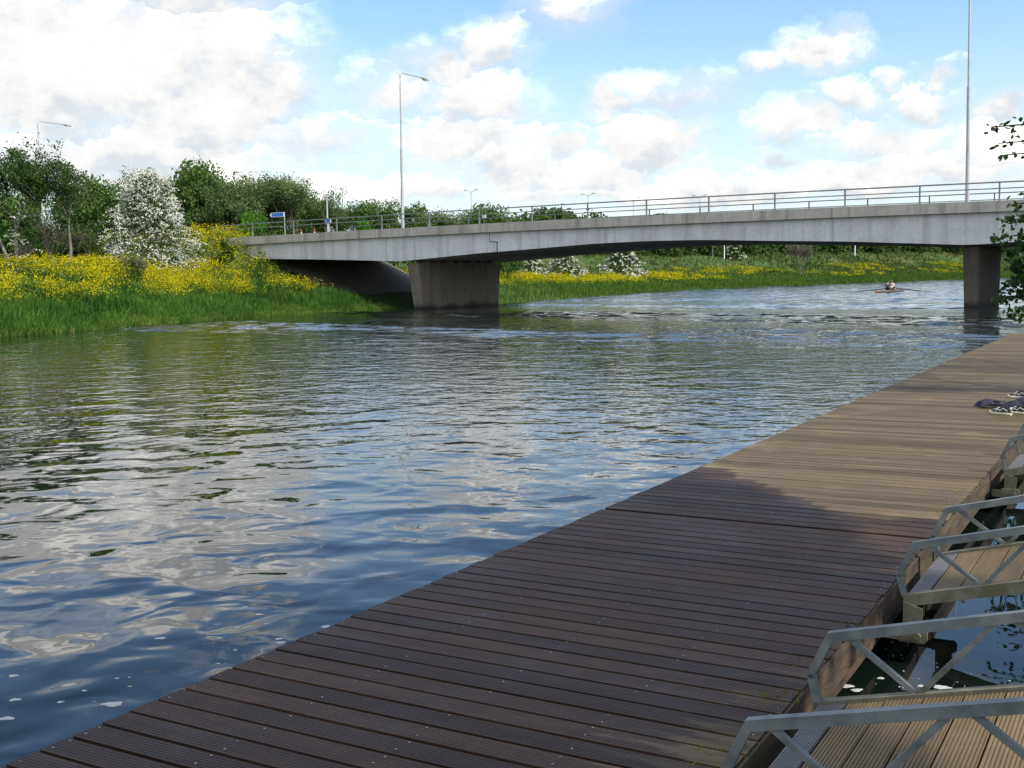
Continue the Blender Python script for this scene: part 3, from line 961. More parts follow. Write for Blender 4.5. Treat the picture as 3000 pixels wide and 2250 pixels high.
def plain_post(u, v0, s, zb, r_, label, cat, mat, name):
    w, zt = on_s(u, v0, s)
    root = empty(name, W(w, s, zb), -AZ); tag(root, label, cat)
    b = MB(); b.tube([(0, 0, -.3), (0, 0, zt - zb)], [r_, r_ * .9], 8); b.build('post', M[mat], root)
    b = MB(); b.tube([(0, 0, zt - zb), (0, 0, zt - zb + .06)], [r_ * 1.25, r_ * .6], 8); b.build('cap', M['plastered'], root)


plain_post(957, 570, 78.3, 5.9, .075, 'grey lighting column with no lamp behind the small blue sign', 'post', 'lamp_steel', 'lighting_column')
plain_post(347, 598, 74.5, 5.0, .07, 'pale grey post rising behind the left side of the hawthorn', 'post', 'lamp_steel', 'lighting_column')
plain_post(2122, 706, 245, 6.5, .11, 'white post beside the blue sign on the levee', 'post', 'sign_white', 'marker_pole')
plain_post(2505, 706, 250, 6.5, .11, 'white post on the levee near the right pier', 'post', 'sign_white', 'marker_pole')


def hazard_post(u, v0, v1, label):
    s = 88.0
    w, z1 = on_s(u, v0, s); _, z0 = on_s(u, v1, s)
    z0 = 5.95
    root = empty('hazard_post', W(w, s, z0), -AZ); tag(root, label, 'marker', 'red and white marker posts by the road')
    h = z1 - z0
    b = MB(); b.box(-.055, .055, -.04, .04, 0, h * .8); b.build('post', M['sign_white'], root)
    b = MB(); b.box(-.056, .056, -.041, .041, h * .8, h); b.build('band', M['sign_red'], root)


hazard_post(882, 671, 684, 'red-topped white marker post right of the blue direction sign')
hazard_post(921, 669, 684, 'red-topped white marker post left of the small square blue sign')


def crash_barrier():
    pts = [(w, float(np.interp(w, [-400, -160, -110, -72], [3.2, 4.2, 5.4, 5.95]))) for w in np.arange(-74, -124, -3.0)]
    root = empty('crash_barrier', W(-74, 75.2, 5.9), -AZ); tag(root, 'grey steel crash barrier along the road behind the hawthorn', 'barrier')
    b = MB()
    for (a, za), (c, zc_) in zip(pts[:-1], pts[1:]):
        b.bar((a + 74, 0, za + .62 - 5.9), (c + 74, 0, zc_ + .62 - 5.9), .05, .3)
    b.build('rail', M['lamp_steel'], root)
    for a, za in pts:
        p = MB(); p.box(a + 74 - .05, a + 74 + .05, .03, .12, za - .2 - 5.9, za + .7 - 5.9); p.build('post', M['rail_paint'], root)


crash_barrier()


# ------------------------------------------------------------------ plants
def unit(n):
    v = rng.normal(size=(n, 3)); return v / np.linalg.norm(v, axis=1, keepdims=True)


def leaf_mesh(name, C, size, bias=None, bw=.6, aspect=1.7, shape='diamond'):
    """one small blade-like face per point"""
    C = np.asarray(C); n = len(C)
    size = np.broadcast_to(np.asarray(size), (n,))
    N = unit(n)
    if bias is not None:
        N = N + bw * bias; N /= np.linalg.norm(N, axis=1, keepdims=True)
    T = np.cross(N, unit(n)); T /= np.linalg.norm(T, axis=1, keepdims=True) + 1e-9
    B = np.cross(N, T)
    L = (size * .5)[:, None]; Wd = L / aspect
    if shape == 'leaf':
        V = np.stack([C - T * L, C - T * L * .25 + B * Wd * .9 + N * L * .1, C + T * L * .45 + B * Wd * .7 + N * L * .06, C + T * L, C + T * L * .45 - B * Wd * .7 + N * L * .06, C - T * L * .25 - B * Wd * .9 + N * L * .1], 1).reshape(-1, 3)
        return np_mesh(name, V, np.arange(6 * n).reshape(n, 6), 6)
    V = np.stack([C - T * L, C + B * Wd + T * L * .1, C + T * L, C - B * Wd + T * L * .1], 1).reshape(-1, 3)
    return np_mesh(name, V, np.arange(4 * n).reshape(n, 4), 4)


def grow(height, spread, levels, seed, trunk_frac=.3, trunks=1, lean=.0, nch=(3, 5), r0=.16, droop=0.0, upward=.55):
    """branch skeleton -> list of (points, radii) and tip points"""
    rg = random.Random(seed)
    br, tips = [], []

    def rec(p, d, L, r_, lev):
        pts, rad = [p.copy()], [r_]
        q = p.copy(); dd = d.copy(); n = 4 if lev < levels else 3
        for i in range(n):
            dd = (dd + Vector((rg.gauss(0, .13), rg.gauss(0, .13), rg.gauss(0, .09) + (.06 if lev > 0 else .1) - droop * lev * .05))).normalized()
            q = q + dd * (L / n); pts.append(q.copy()); rad.append(r_ * (1 - .62 * (i + 1) / n))
        br.append((pts, rad))
        if lev >= levels:
            tips.extend(pts[1:]); return
        if lev >= levels - 1: tips.extend(pts[2:])
        k = rg.randint(*nch)
        for j in range(k):
            t_ = (.35 + .65 * (j + 1) / k) if lev > 0 else (.55 + .45 * (j + 1) / k)
            idx = min(n, max(1, round(t_ * n)))
            ang = 2 * math.pi * (j / k) + rg.uniform(-.6, .6)
            side = Vector((math.cos(ang), math.sin(ang), 0)) * spread
            nd = (dd * upward + side * rg.uniform(.6, 1.1) + Vector((0, 0, rg.uniform(.0, .35)))).normalized()
            rec(pts[idx], nd, L * rg.uniform(.55, .8), rad[idx] * .72, lev + 1)

    for k in range(trunks):
        a = 2 * math.pi * k / max(1, trunks) + rg.uniform(0, 1)
        off = Vector((math.cos(a), math.sin(a), 0)) * (.18 if trunks > 1 else 0)
        d = Vector((lean + off.x * 1.6, off.y * 1.6, 1)).normalized()
        rec(off, d, height * trunk_frac * (1 if trunks == 1 else rg.uniform(.85, 1.1)), r0 / (trunks ** .4), 0)
    return br, tips


def trunk_mesh(br, minr=.0, n=6):
    b = MB()
    for pts, rad in br:
        if rad[0] < minr: continue
        b.tube(pts, [max(r_, .008) for r_ in rad], n if rad[0] > .05 else 4, cap=False)
    return b


def lobes(rx, rz, zc, n, seed, rmin=.28, rmax=.46, jitter=1.0):
    rg = np.random.default_rng(seed); out = []
    for i in range(n):
        v = rg.normal(size=3); v /= np.linalg.norm(v); t_ = rg.uniform(.35, .95) ** .7
        r_ = rg.uniform(rmin, rmax)
        out.append((v[0] * rx * t_ * (1 - r_ * .5), v[1] * rx * t_ * (1 - r_ * .5), zc + v[2] * rz * t_ * (1 - r_ * .5), r_ * rx))
    return out


def lobe_leaves(lb, n, seed, fluff=.12, zs=.9):
    rg = np.random.default_rng(seed)
    r_ = np.array([l[3] for l in lb]); pr = r_ ** 2 / np.sum(r_ ** 2)
    k = rg.choice(len(lb), n, p=pr)
    v = rg.normal(size=(n, 3)); v /= np.linalg.norm(v, axis=1, keepdims=True)
    rad = r_[k] * (1 - rg.random(n) ** 2.2 * .75 + rg.normal(0, fluff, n))
    c = np.array([l[:3] for l in lb])[k]
    P = c + v * rad[:, None] * np.array([1, 1, zs])
    return P, v


def proto_tree(kind, h, seed):
    """returns (trunk mesh, crown mesh, trunk material, crown material) for a tree of about height h standing at z=0"""
    if kind == 'dense':
        lb = lobes(h * .36, h * .46, h * .54, 22, seed) + [(h * .2 * math.cos(a), h * .2 * math.sin(a), h * .24, h * .15) for a in (0, 1.3, 2.6, 3.9, 5.2)]
        C, nb = lobe_leaves(lb, 10500, seed)
        C[:, 2] *= h / np.percentile(C[:, 2], 99.6)
        cm = leaf_mesh('crown', C, rng.uniform(.22, .5, len(C)) * h / 11, nb, .7)
        b = MB(); b.tube([(0, 0, -.5), (.1, 0, h * .25), (0, .1, h * .5)], [.24, .18, .1], 7)
        for l in lb: b.tube([(.05, .03, h * .3), (l[0] * .5, l[1] * .5, (l[2] + h * .32) / 2), l[:3]], [.08, .06, .03], 5)
        return b, cm, M['bark'], M['lf_dense']
    if kind == 'willow':
        br, tips = grow(h, .75, 3, seed, .36, 2, r0=.2, nch=(4, 5), upward=.9)
        tp = np.array([tuple(t_) for t_ in tips]); sc = h / (tp[:, 2].max() + .4)
        tp = tp * sc; br = [([p * sc for p in pts], rad) for pts, rad in br]
        k = rng.integers(0, len(tp), 10500); v = unit(10500)
        C = tp[k] + v * rng.random(10500)[:, None] ** .6 * np.array([.10, .10, .085]) * h
        lb = [(h * .2 * math.cos(a), h * .2 * math.sin(a), h * .3, h * .2) for a in (0, 1.3, 2.6, 3.9, 5.2)]
        C = np.concatenate([C, lobe_leaves(lb, 2200, seed)[0]]); v = np.concatenate([v, unit(2200)])
        cm = leaf_mesh('crown', C, rng.uniform(.2, .4, len(C)) * h / 11, v, .5, 2.0)
        return trunk_mesh(br), cm, M['bark_grey'], M['lf_willow']
    if kind == 'bush':
        lb = lobes(h * .5, h * .46, h * .5, 12, seed, .3, .5)
        C, nb = lobe_leaves(lb, 3200, seed, .16)
        C = C[C[:, 2] > 0.02]
        cm = leaf_mesh('crown', C, rng.uniform(.12, .26, len(C)) * max(1, h / 3), rng.normal(0, 1, C.shape) * .2 + np.array([0, 0, .4]), .6)
        b = MB()
        for k in range(9):
            a = k * .7; b.tube([(0, 0, -.2), (math.cos(a) * h * .15, math.sin(a) * h * .15, h * .4), (math.cos(a) * h * .34, math.sin(a) * h * .34, h * .7)], [.05, .035, .012], 5)
        return b, cm, M['bark'], M['lf_bright']
    if kind == 'far':
        lb = lobes(h * .42, h * .5, h * .5, 14, seed, .32, .5) + [(h * .25 * math.cos(a), h * .25 * math.sin(a), h * .16, h * .2) for a in (0, 1.6, 3.1, 4.7)]
        C, nb = lobe_leaves(lb, 2200, seed, .14)
        C[:, 2] *= h / np.percentile(C[:, 2], 99.5)
        cm = leaf_mesh('crown', C, rng.uniform(.5, 1.0, len(C)), nb, .7)
        b = MB(); b.tube([(0, 0, -1.0), (.1, 0, h * .3), (0, .1, h * .6)], [.26, .2, .08], 6)
        return b, cm, M['bark'], M['lf_far']


PROTO = {}


def plant(kind, variant, loc, h, rz, label, cat='tree', group=None, name=None, wide=1.0, leaf=None):
    key = (kind, variant)
    base_h = {'dense': 11., 'willow': 11., 'bush': 3., 'far': 9.}[kind]
    if key not in PROTO:
        tb, cm, tm, lm = proto_tree(kind, base_h, 100 + variant * 17 + len(kind))
        root = empty(name or kind + '_tree', loc)
        tb.build('trunk', tm, root); link_mesh('crown', cm, lm, root)
        PROTO[key] = root
    else:
        root = copy_tree(PROTO[key]); root.name = name or kind + '_tree'
        for k_ in ('group',):
            if k_ in root: del root[k_]
    root.location = loc; root.rotation_euler = (0, 0, rz)
    f = h / base_h; root.scale = (f * wide, f * wide, f)
    tag(root, label, cat, group)
    return root


def tree_px(kind, variant, u, v_top, s, label, wide=1.0, group=None, name=None, cat='tree', sink=0.0):
    w, zt = on_s(u, v_top, s)
    zb = float(terrain_z(s, w)) - sink
    return plant(kind, variant, W(w, s, zb), zt - zb, random.uniform(0, 6.3), label, cat, group, name, wide)


G1 = 'trees behind the road left of the bridge'
tree_px('dense', 0, 285, 520, 100, 'rounded dark green tree between the tall left tree and the hawthorn', .95, G1, 'leafy_tree')
tree_px('dense', 1, 215, 560, 112, 'lower dark tree partly hidden behind the tall left tree', 1.0, G1, 'leafy_tree')
tree_px('willow', 0, 440, 495, 104, 'pale-topped tree directly behind the hawthorn', .8, G1, 'willow_tree')
tree_px('dense', 1, 575, 474, 104, 'tallest dark tree just right of the hawthorn, with a peaked top', .9, G1, 'leafy_tree')
tree_px('dense', 2, 500, 540, 99, 'green tree at the right shoulder of the hawthorn', .85, G1, 'leafy_tree')
tree_px('willow', 1, 668, 500, 106, 'feathery grey-green tree right of the peaked tree', 1.0, G1, 'willow_tree')
tree_px('dense', 2, 700, 545, 112, 'dark bushy tree in the gap left of the blue direction sign', 1.1, G1, 'leafy_tree')
tree_px('willow', 0, 770, 505, 108, 'feathery tree above the bright green bush', .95, G1, 'willow_tree')
tree_px('willow', 2, 850, 515, 110, 'feathery tree above the blue direction sign', .95, G1, 'willow_tree')
tree_px('dense', 1, 630, 520, 113, 'dark tree between the peaked tree and the feathery tree', 1.0, G1, 'leafy_tree')
tree_px('dense', 0, 800, 535, 116, 'dark tree behind the blue direction sign', 1.15, G1, 'leafy_tree')
tree_px('willow', 2, 540, 520, 110, 'feathery tree just behind the right side of the hawthorn', .9, G1, 'willow_tree')
tree_px('dense', 2, 370, 545, 108, 'dark tree behind the left side of the hawthorn', 1.05, G1, 'leafy_tree')
tree_px('willow', 1, 720, 520, 104, 'feathery tree straight above the bridge end', .9, G1, 'willow_tree')
tree_px('dense', 0, 890, 570, 118, 'dark tree behind the grey lighting column', 1.1, G1, 'leafy_tree')
tree_px('willow', 1, 935, 545, 112, 'thin-topped tree sloping down to the lighting column', .7, G1, 'willow_tree')
tree_px('willow', 2, 1010, 596, 114, 'low olive tree under the first far twin lamp', 1.05, G1, 'willow_tree')
tree_px('dense', 1, 1075, 588, 110, 'dark green tree left of the tall bridge lamp', 1.0, G1, 'leafy_tree')
tree_px('dense', 2, 1150, 596, 112, 'dark green tree immediately behind the tall bridge lamp', 1.0, G1, 'leafy_tree')
tree_px('dense', 0, 1235, 603, 114, 'low green tree right of the tall bridge lamp', 1.05, G1, 'leafy_tree')
tree_px('willow', 0, 1315, 610, 118, 'low olive tree under the second far twin lamp', 1.1, G1, 'willow_tree')
tree_px('dense', 1, 1425, 601, 116, 'rounded green tree where the row ends at the bridge joint', 1.05, G1, 'leafy_tree')
tree_px('dense', 2, 1485, 640, 124, 'lowest tree at the right end of the row above the railing', .9, G1, 'leafy_tree')
tree_px('bush', 0, 742, 612, 92, 'bright green bush in front of the dark trees, left of the direction sign', .6, None, 'bush', 'bush', .5)
tree_px('bush', 1, 1065, 645, 93, 'green bush behind the railing, left of the tall bridge lamp', .9, None, 'bush', 'bush', .5)
tree_px('dense', 0, 60, 560, 104, 'dark tree filling the gap behind the tall left tree', 1.1, G1, 'leafy_tree')
tree_px('dense', 2, -60, 520, 100, 'dark tree at the left picture edge behind the thicket', 1.1, G1, 'leafy_tree')

# trees closing the view under the bridge between abutment and pier and along the levee
FARLAB = 'dark green tree in the long row along the levee beyond the bridge'
GF = 'trees along the levee beyond the bridge'
for row, (dist, step, off) in enumerate(((41, 40, 0), (50, 40, 20))):
    for i, u in enumerate(np.arange(1500 + off, 3090, step)):
        q = on_bank(u, dist + 2.5 * math.sin(i * 2.1), 215)
        if q is None: continue
        Yq = CA * q[0] - SA * q[1]
        hh = rng.uniform(7.5, 10.5) * np.clip(Yq / 290, 1, 1.25)
        plant('far', i % 3, W(q[1], q[0], float(terrain_z(q[0], q[1])) - .3), hh, rng.uniform(0, 6.3), FARLAB, 'tree', GF, 'levee_tree', max(1.15, Yq / 260))


# hawthorns in blossom
def hawthorn(u, v_top, v_base, width_px, s, seed, label, nsp=420, zb=None, dist=None):
    if dist: s = on_bank(u, dist, 93)[0]
    w, zt = on_s(u, v_top, s); _, zbv = on_s(u, v_base, s)
    zb = float(terrain_z(s, w)) if zb is None else zb
    zb = min(zb, zbv)
    h = zt - zb
    x0, _ = on_s(u - width_px / 2, v_top, s); x1, _ = on_s(u + width_px / 2, v_top, s)
    rx = (x1 - x0) / 2 * .93
    root = empty('hawthorn', W(w, s, zb), -AZ)
    tag(root, label, 'tree', 'hawthorns in white blossom')
    br, tips = grow(h, .9, 2, seed, .35, 3, r0=.14, nch=(4, 6))
    mx = max(p.z for p in tips); b = trunk_mesh([([Vector((p.x * rx / h * 1.7, p.y * rx / h * 1.7, p.z / mx * h * .85)) for p in pts], rad) for pts, rad in br])
    b.build('trunk', M['bark'], root)
    rg = np.random.default_rng(seed)
    prof = lambda t_: np.interp(t_, [0, .12, .3, .5, .75, .92, 1], [.60, .98, 1.0, .78, .54, .36, .14])
    n = int(nsp * 7)
    t_ = rg.uniform(.05, .99, n); a = rg.uniform(0, 2 * math.pi, n); rr = prof(t_) * rx * rg.random(n) ** .38
    lump = 1 + .13 * np.sin(a * 3 + t_ * 9 + seed) + .09 * np.sin(a * 7 - t_ * 17)
    C = np.stack([rr * lump * np.cos(a), rr * lump * np.sin(a), t_ * h], -1)
    C += rg.normal(0, .05, C.shape)
    link_mesh('crown', leaf_mesh('crown', C, rg.uniform(.10, .24, n) * max(1, s / 90), None), M['lf_haw'], root)
    P, Bd = [], []
    for i in range(nsp):
        tt = rg.uniform(.06, 1.0); aa = rg.uniform(0, 2 * math.pi)
        r_ = prof(tt) * rx * rg.uniform(.72, 1.12) * (1 + .13 * math.sin(aa * 3 + tt * 9 + seed) + .09 * math.sin(aa * 7 - tt * 17))
        p = np.array([r_ * math.cos(aa), r_ * math.sin(aa), tt * h])
        up = .75 * (tt - .45)
        d = np.array([math.cos(aa + rg.normal(0, .5)), math.sin(aa + rg.normal(0, .5)), up + rg.normal(0, .18)]); d /= np.linalg.norm(d)
        L = rg.uniform(.5, 1.15) * h / 7
        m = int(rg.integers(12, 24))
        q = np.linspace(-.5, .6, m)
        pts = p + d * (q * L)[:, None] + np.array([0, 0, -1]) * (np.clip(q, 0, 1) ** 2 * L * .35)[:, None] + rg.normal(0, .03, (m, 3)) * h / 7
        P.append(pts + np.array([0, 0, .04]))
    P = np.concatenate(P)
    sz = rg.uniform(.07, .155, len(P)) * max(.8, s / 88)
    link_mesh('blossom', leaf_mesh('blossom', P, sz, np.tile([0, 0, 1.0], (len(P), 1)), .7, 1.2), M['blossom'], root)
    return root


hawthorn(432, 508, 800, 194, 64, 3, 'large hawthorn covered in white blossom on the left bank', 1150)
hawthorn(66, 628, 790, 95, 58, 9, 'small dark hawthorn with a few white blossoms under the tall left tree', 45)
hawthorn(1553, 742, 786, 92, 112, 21, 'low blossoming hawthorn just right of the left pier', 200, dist=13)
hawthorn(1652, 730, 786, 100, 118, 22, 'dark round hawthorn second from the left pier', 200, dist=11.5)
hawthorn(1824, 716, 792, 125, 122, 23, 'widest white hawthorn under the middle of the bridge', 330, dist=11.5)
hawthorn(2150, 700, 745, 62, 238, 24, 'faint pale hawthorn far off beside the white post', 110, dist=32)


# the tall half-bare tree on the left bank
def tall_left(u, v_top, s, seed, label, spread, nleaf, uoff=0, trunks=2, name='ash_tree'):
    w, zt = on_s(u, v_top, s); zb = float(terrain_z(s, w)); h = zt - zb
    root = empty(name, W(w, s, zb), -AZ); tag(root, label, 'tree', 'tall trees on the left bank')
    br, tips = grow(h, spread, 4, seed, .34, trunks, r0=.24, nch=(3, 4), upward=1.0)
    tp = np.array([tuple(t_) for t_ in tips]); sc = h / (tp[:, 2].max() + .3)
    tp *= sc; br = [([p * sc for p in pts], rad) for pts, rad in br]
    trunk_mesh(br).build('trunk', M['bark_grey'], root)
    top = tp[tp[:, 2] > h * .42]
    rg = np.random.default_rng(seed)
    # leaves gather in clumps on some of the twigs
    cl = top[rg.choice(len(top), 150)]
    k = rg.integers(0, len(cl), nleaf)
    C = cl[k] + rg.normal(0, 1, (nleaf, 3)) * np.array([.30, .30, .24])
    C2 = top[rg.integers(0, len(top), nleaf // 3)] + rg.normal(0, .2, (nleaf // 3, 3))
    C = np.concatenate([C, C2])
    link_mesh('crown', leaf_mesh('crown', C, rg.uniform(.12, .28, len(C)), None, .5, 1.8), M['lf_tall'], root)


tall_left(15, 355, 58, 5, 'tall half-bare tree cut by the left picture edge', .8, 8500)
tall_left(170, 395, 60, 12, 'tall half-bare tree with leafy top leaning over the left bank', .95, 6500)


def bare_bush(u, v_top, v_base, s, seed, label, spread=.8, mat='bark_grey', lev=3, nch=(4, 6)):
    w, zt = on_s(u, v_top, s); _, zbv = on_s(u, v_base, s)
    zb = min(float(terrain_z(s, w)), zbv); h = zt - zb
    root = empty('bare_bush', W(w, s, zb), -AZ); tag(root, label, 'bush')
    br, tips = grow(h, spread, lev, seed, .34, 4, r0=.10, nch=nch, upward=1.2)
    sc = h / max(p.z for p in tips)
    b = MB()
    wd = max(.02, s * .00013)
    for pts, rad in br: b.tube([p * sc for p in pts], [max(r_, wd) for r_ in rad], 4, cap=False)
    b.build('trunk', M[mat], root)
    tp = np.array([tuple(p) for p in tips]) * sc
    n = 500
    C = tp[rng.integers(0, len(tp), n)] + rng.normal(0, .12, (n, 3))
    link_mesh('crown', leaf_mesh('crown', C, .16 * max(1, s / 120), None), M['lf_willow'], root)


bare_bush(2348, 690, 793, on_bank(2348, 10, 95)[0], 31, 'leafless pollard bush standing on the far bank under the bridge', .8)
bare_bush(245, 640, 770, 62, 33, 'tangled leafless thicket between the tall trees and the hawthorn', 1.0, 'bark', 2)
bare_bush(150, 620, 770, 60, 34, 'leafless scrub at the foot of the tall leaning tree', 1.0, 'bark', 2)
bare_bush(400, 745, 835, 58, 35, 'brown dead stems in the gap between the flower patches', 1.0, 'bark', 2)
for (u, vt, s, wd, lab) in ((235, 655, 72, 1.3, 'dark green bush left of the hawthorn'), (125, 665, 74, 1.5, 'dark green bush behind the small hawthorn'),
                            (20, 650, 70, 1.4, 'dark green bush at the left edge below the tall tree'), (330, 690, 70, 1.0, 'low green bush touching the left side of the large hawthorn'),
                            (655, 705, 72, .8, 'low green bush on the embankment by the bridge end')):
    o = tree_px('bush', 2 if wd > 1 else 1, u, vt, s, lab, wd, None, 'bush', 'bush', .3)
    for ch in o.children:
        if ch.name.startswith('crown'):
            ch.material_slots[0].link = 'OBJECT'; ch.material_slots[0].material = M['nettle']


# overhanging tree on the near bank, right picture edge
def near_tree():
    s, w, zb, h = 20.0, 4.0, .9, 12.5
    root = empty('overhanging_tree', W(w, s, zb), -AZ); tag(root, 'leafy tree reaching over the pontoon at the right picture edge', 'tree')
    br, tips = grow(h, .95, 3, 77, .3, 2, r0=.2, nch=(4, 5), upward=.75)
    tp = np.array([tuple(t_) for t_ in tips]); sc = h / tp[:, 2].max()
    br = [([p * sc for p in pts], rad) for pts, rad in br]; tp = tp * sc
    rg = np.random.default_rng(5)
    C = [tp[rg.integers(0, len(tp), 16000)] + rg.normal(0, .36, (16000, 3))]
    # boughs that reach out over the water, aimed at real places above the pontoon
    for (u, v, sd, nl, back) in [(u_, v_, s_, int(n_ * 1.6), b_) for (u_, v_, s_, n_, b_) in ((2903, 372, 18.5, 26, 1.3), (2925, 420, 18.4, 30, 1.3), (2935, 455, 18.7, 16, 1.0), (2960, 600, 18.2, 60, 1.2), (2935, 650, 18.4, 80, 1.4), (2918, 700, 18.3, 60, 1.5), (2950, 745, 18.5, 150, 1.4),
                             (2965, 790, 18.6, 190, 1.3), (2935, 845, 18.5, 90, 1.4), (2930, 880, 18.4, 90, 1.4), (2950, 925, 18.3, 90, 1.2), (2965, 820, 18.9, 160, 1.2), (2990, 700, 18.4, 120, 1.2), (2985, 870, 18.6, 140, 1.2), (2985, 760, 18.2, 150, 1.2))]:
        tw, tz = on_s(u, v, sd)
        e = Vector((tw - w, sd - s, tz - zb)); a = Vector((.0, 0, min(h * .55, max(2.0, e.z * .8))))
        mid = a.lerp(e, .55) + Vector((0, 0, .45))
        pts = [a.lerp(mid, t_).lerp(mid.lerp(e, t_), t_) for t_ in np.linspace(0, 1, 9)]
        br.append((pts, [.05 - .0052 * i for i in range(9)]))
        P = np.array([tuple(p) for p in pts]); tl = 1 - rg.random(nl) ** 1.2 * (back / max((e - a).length, 1.0))
        ix = tl * 8; i0 = np.clip(ix.astype(int), 0, 7); fr = (ix - i0)[:, None]
        C.append(P[i0] * (1 - fr) + P[i0 + 1] * fr + rg.normal(0, .085, (nl, 3)) * (.35 + 1.3 * (1 - tl))[:, None] ** .5)
    C = np.concatenate(C)
    trunk_mesh(br).build('trunk', M['bark'], root)
    link_mesh('crown', leaf_mesh('crown', C, rg.uniform(.07, .125, len(C)), None, .5, 1.5, 'leaf'), M['lf_near'], root)


near_tree()


for (s_, w_, h_, lab) in ((8.6, 4.4, 2.9, 'out-of-view bush added behind the middle gangway to darken the water'), (11.6, 4.8, 3.2, 'tall out-of-view bush added between the gangways to darken the water'),
                          (14.6, 4.5, 2.8, 'out-of-view bush added behind the farthest gangway to darken the water'), (17.2, 4.0, 2.6, 'out-of-view bush added at the foot of the overhanging tree to darken the water'), (5.6, 4.8, 2.6, 'out-of-view bush added behind the nearest gangway to darken the water')):
    o = plant('bush', 0, W(w_, s_, 1.1), h_, s_, lab, 'bush', 'out-of-view bushes added to darken the water', 'bush', 1.25)  # out of view, added to block sky reflections in the water by the gangways
    for ch in o.children:
        if ch.name.startswith('crown'):
            ch.material_slots[0].link = 'OBJECT'; ch.material_slots[0].material = M['lf_near']


# an out-of-view tree added for its shade; crown shaped over the nearest pontoon section
def added_shade_tree():
    s, w, zb = .2, 8.2, 1.5
    root = empty('added_shade_tree', W(w, s, zb), -AZ); tag(root, 'broad tree on the near bank whose crown shades the pontoon', 'tree')
    b = MB(); b.tube([(0, 0, -.5), (.1, .1, 3), (0, .3, 6.5), (-.2, .5, 9)], [.5, .4, .32, .2], 9)
    rg = np.random.default_rng(8); lb = []
    # each bough is set by the patch of pontoon it shades: (w, s) on the deck, height above it, size
    kw, ks = math.cos(SUN_AZ - AZ - R(90)) / math.tan(SUN_EL), math.cos(SUN_AZ - AZ) / math.tan(SUN_EL)
    for (pw, ps, hz, r_) in ((-2.7, 8.2, 8.6, .75), (-3.3, 8.7, 9.3, .95), (-4.0, 9.2, 9.0, 1.0), (-4.9, 9.6, 10.2, 1.2), (-3.6, 9.75, 10.0, .5), (-2.9, 9.2, 9.4, .42), (-2.4, 7.4, 8.7, .9), (-3.6, 7.3, 9.6, 1.3), (-5.5, 8.0, 10.6, 1.7),
                             (-2.6, 6.2, 8.4, 1.0), (-4.0, 5.6, 9.6, 1.6), (-2.6, 5.0, 8.6, 1.0), (-3.9, 3.6, 9.6, 1.7), (-2.6, 3.4, 8.6, 1.0), (-6.0, 5.0, 10.9, 2.2), (-4.2, 1.6, 10.0, 2.0), (-2.8, 1.6, 8.9, 1.1), (-5.5, -.6, 10.8, 2.4), (-3.4, -.8, 9.4, 1.5), (-6.8, 2.4, 11.8, 2.4)):
        if ps > 6.9: ps -= .55
        x = pw + kw * hz - w; y = ps + ks * hz - s; z = DZ + hz - zb
        lb.append((x, y, z, r_)); b.tube([(0, .3, 6.0), (x * .5, y * .5, (z + 6) / 2), (x, y, z)], [.14, .09, .04], 6)
    b.build('trunk', M['bark'], root)
    C, nb = lobe_leaves(lb, 34000, 4, .04)
    link_mesh('crown', leaf_mesh('crown', C, rg.uniform(.16, .34, len(C)), nb, .5, 1.5), M['lf_near'], root)


added_shade_tree()


# ------------------------------------------------------------------ grass and flowers (nobody could count them)
def blades(name, S, Wd, hgt, wid, mat, label, lean=.25, cat='grass'):
    n = len(S); Z = terrain_z(S, Wd) - .04
    a = rng.uniform(0, 2 * math.pi, n); hx = rng.normal(0, lean, n) * hgt; hy = rng.normal(0, lean, n) * hgt
    X, Y = SA * S + CA * Wd, CA * S - SA * Wd
    c, s_ = np.cos(a) * wid / 2, np.sin(a) * wid / 2
    V = np.stack([np.stack([X - c, Y - s_, Z], -1), np.stack([X + c, Y + s_, Z], -1),
                  np.stack([X + c * .7 + hx * .4, Y + s_ * .7 + hy * .4, Z + hgt * .6], -1), np.stack([X + hx, Y + hy, Z + hgt], -1),
                  np.stack([X - c * .7 + hx * .4, Y - s_ * .7 + hy * .4, Z + hgt * .6], -1)], 1).reshape(-1, 3)
    me = np_mesh(name, V, np.arange(5 * n).reshape(n, 5), 5)
    return tag(link_mesh(name, me, M[mat]), label, cat, kind='stuff')


def shore(s): return np.interp(s, SH_S, SH_W)


def strip(n, s0, s1, d0, d1, pw=1.0):
    S = rng.uniform(s0, s1, n); D = d0 + (d1 - d0) * rng.random(n) ** pw
    return S, shore(S) - D, D


def under_bridge(S, Wd): return (S > 73) & (S < 93) & (Wd > -72)


S, Wd, D = strip(62000, 26, 74, -.25, 13, 1.35)
hh = np.interp(D, [-.3, .5, 2, 6, 13], [.30, .5, .8, .7, .45]) * rng.uniform(.55, 1.25, len(S)) * (1 + .35 * hnoise(S * 1.1, D * 1.3))
blades('grass', S, Wd, np.clip(hh, .12, 1.6), rng.uniform(.03, .07, len(S)), 'grass', 'lush green grass and reeds along the left waterline')
S, Wd, D = strip(9000, 26, 76, -.3, 1.3)
blades('shore_grass', S, Wd, rng.uniform(.12, .42, len(S)), rng.uniform(.03, .06, len(S)), 'lf_shore', 'short yellow green grass fringing the left waterline', .35)
S, Wd, D = strip(66000, 88, 520, -.3, 26, 1.6)
k = ~under_bridge(S, Wd)
S, Wd, D = S[k], Wd[k], D[k]
hh = np.interp(D, [-.3, 1, 5, 12, 26], [.35, .75, .8, .5, .3]) * rng.uniform(.5, 1.2, len(S)) * (1 + .3 * hnoise(S * .5, D))
blades('grass', S, Wd, np.clip(hh, .12, 1.4), rng.uniform(.05, .09, len(S)) * np.clip(S / 110, 1, 2.4), 'grass_far', 'green grass on the far bank beyond the bridge')
S, Wd, D = strip(85000, 95, 760, 7, 62)
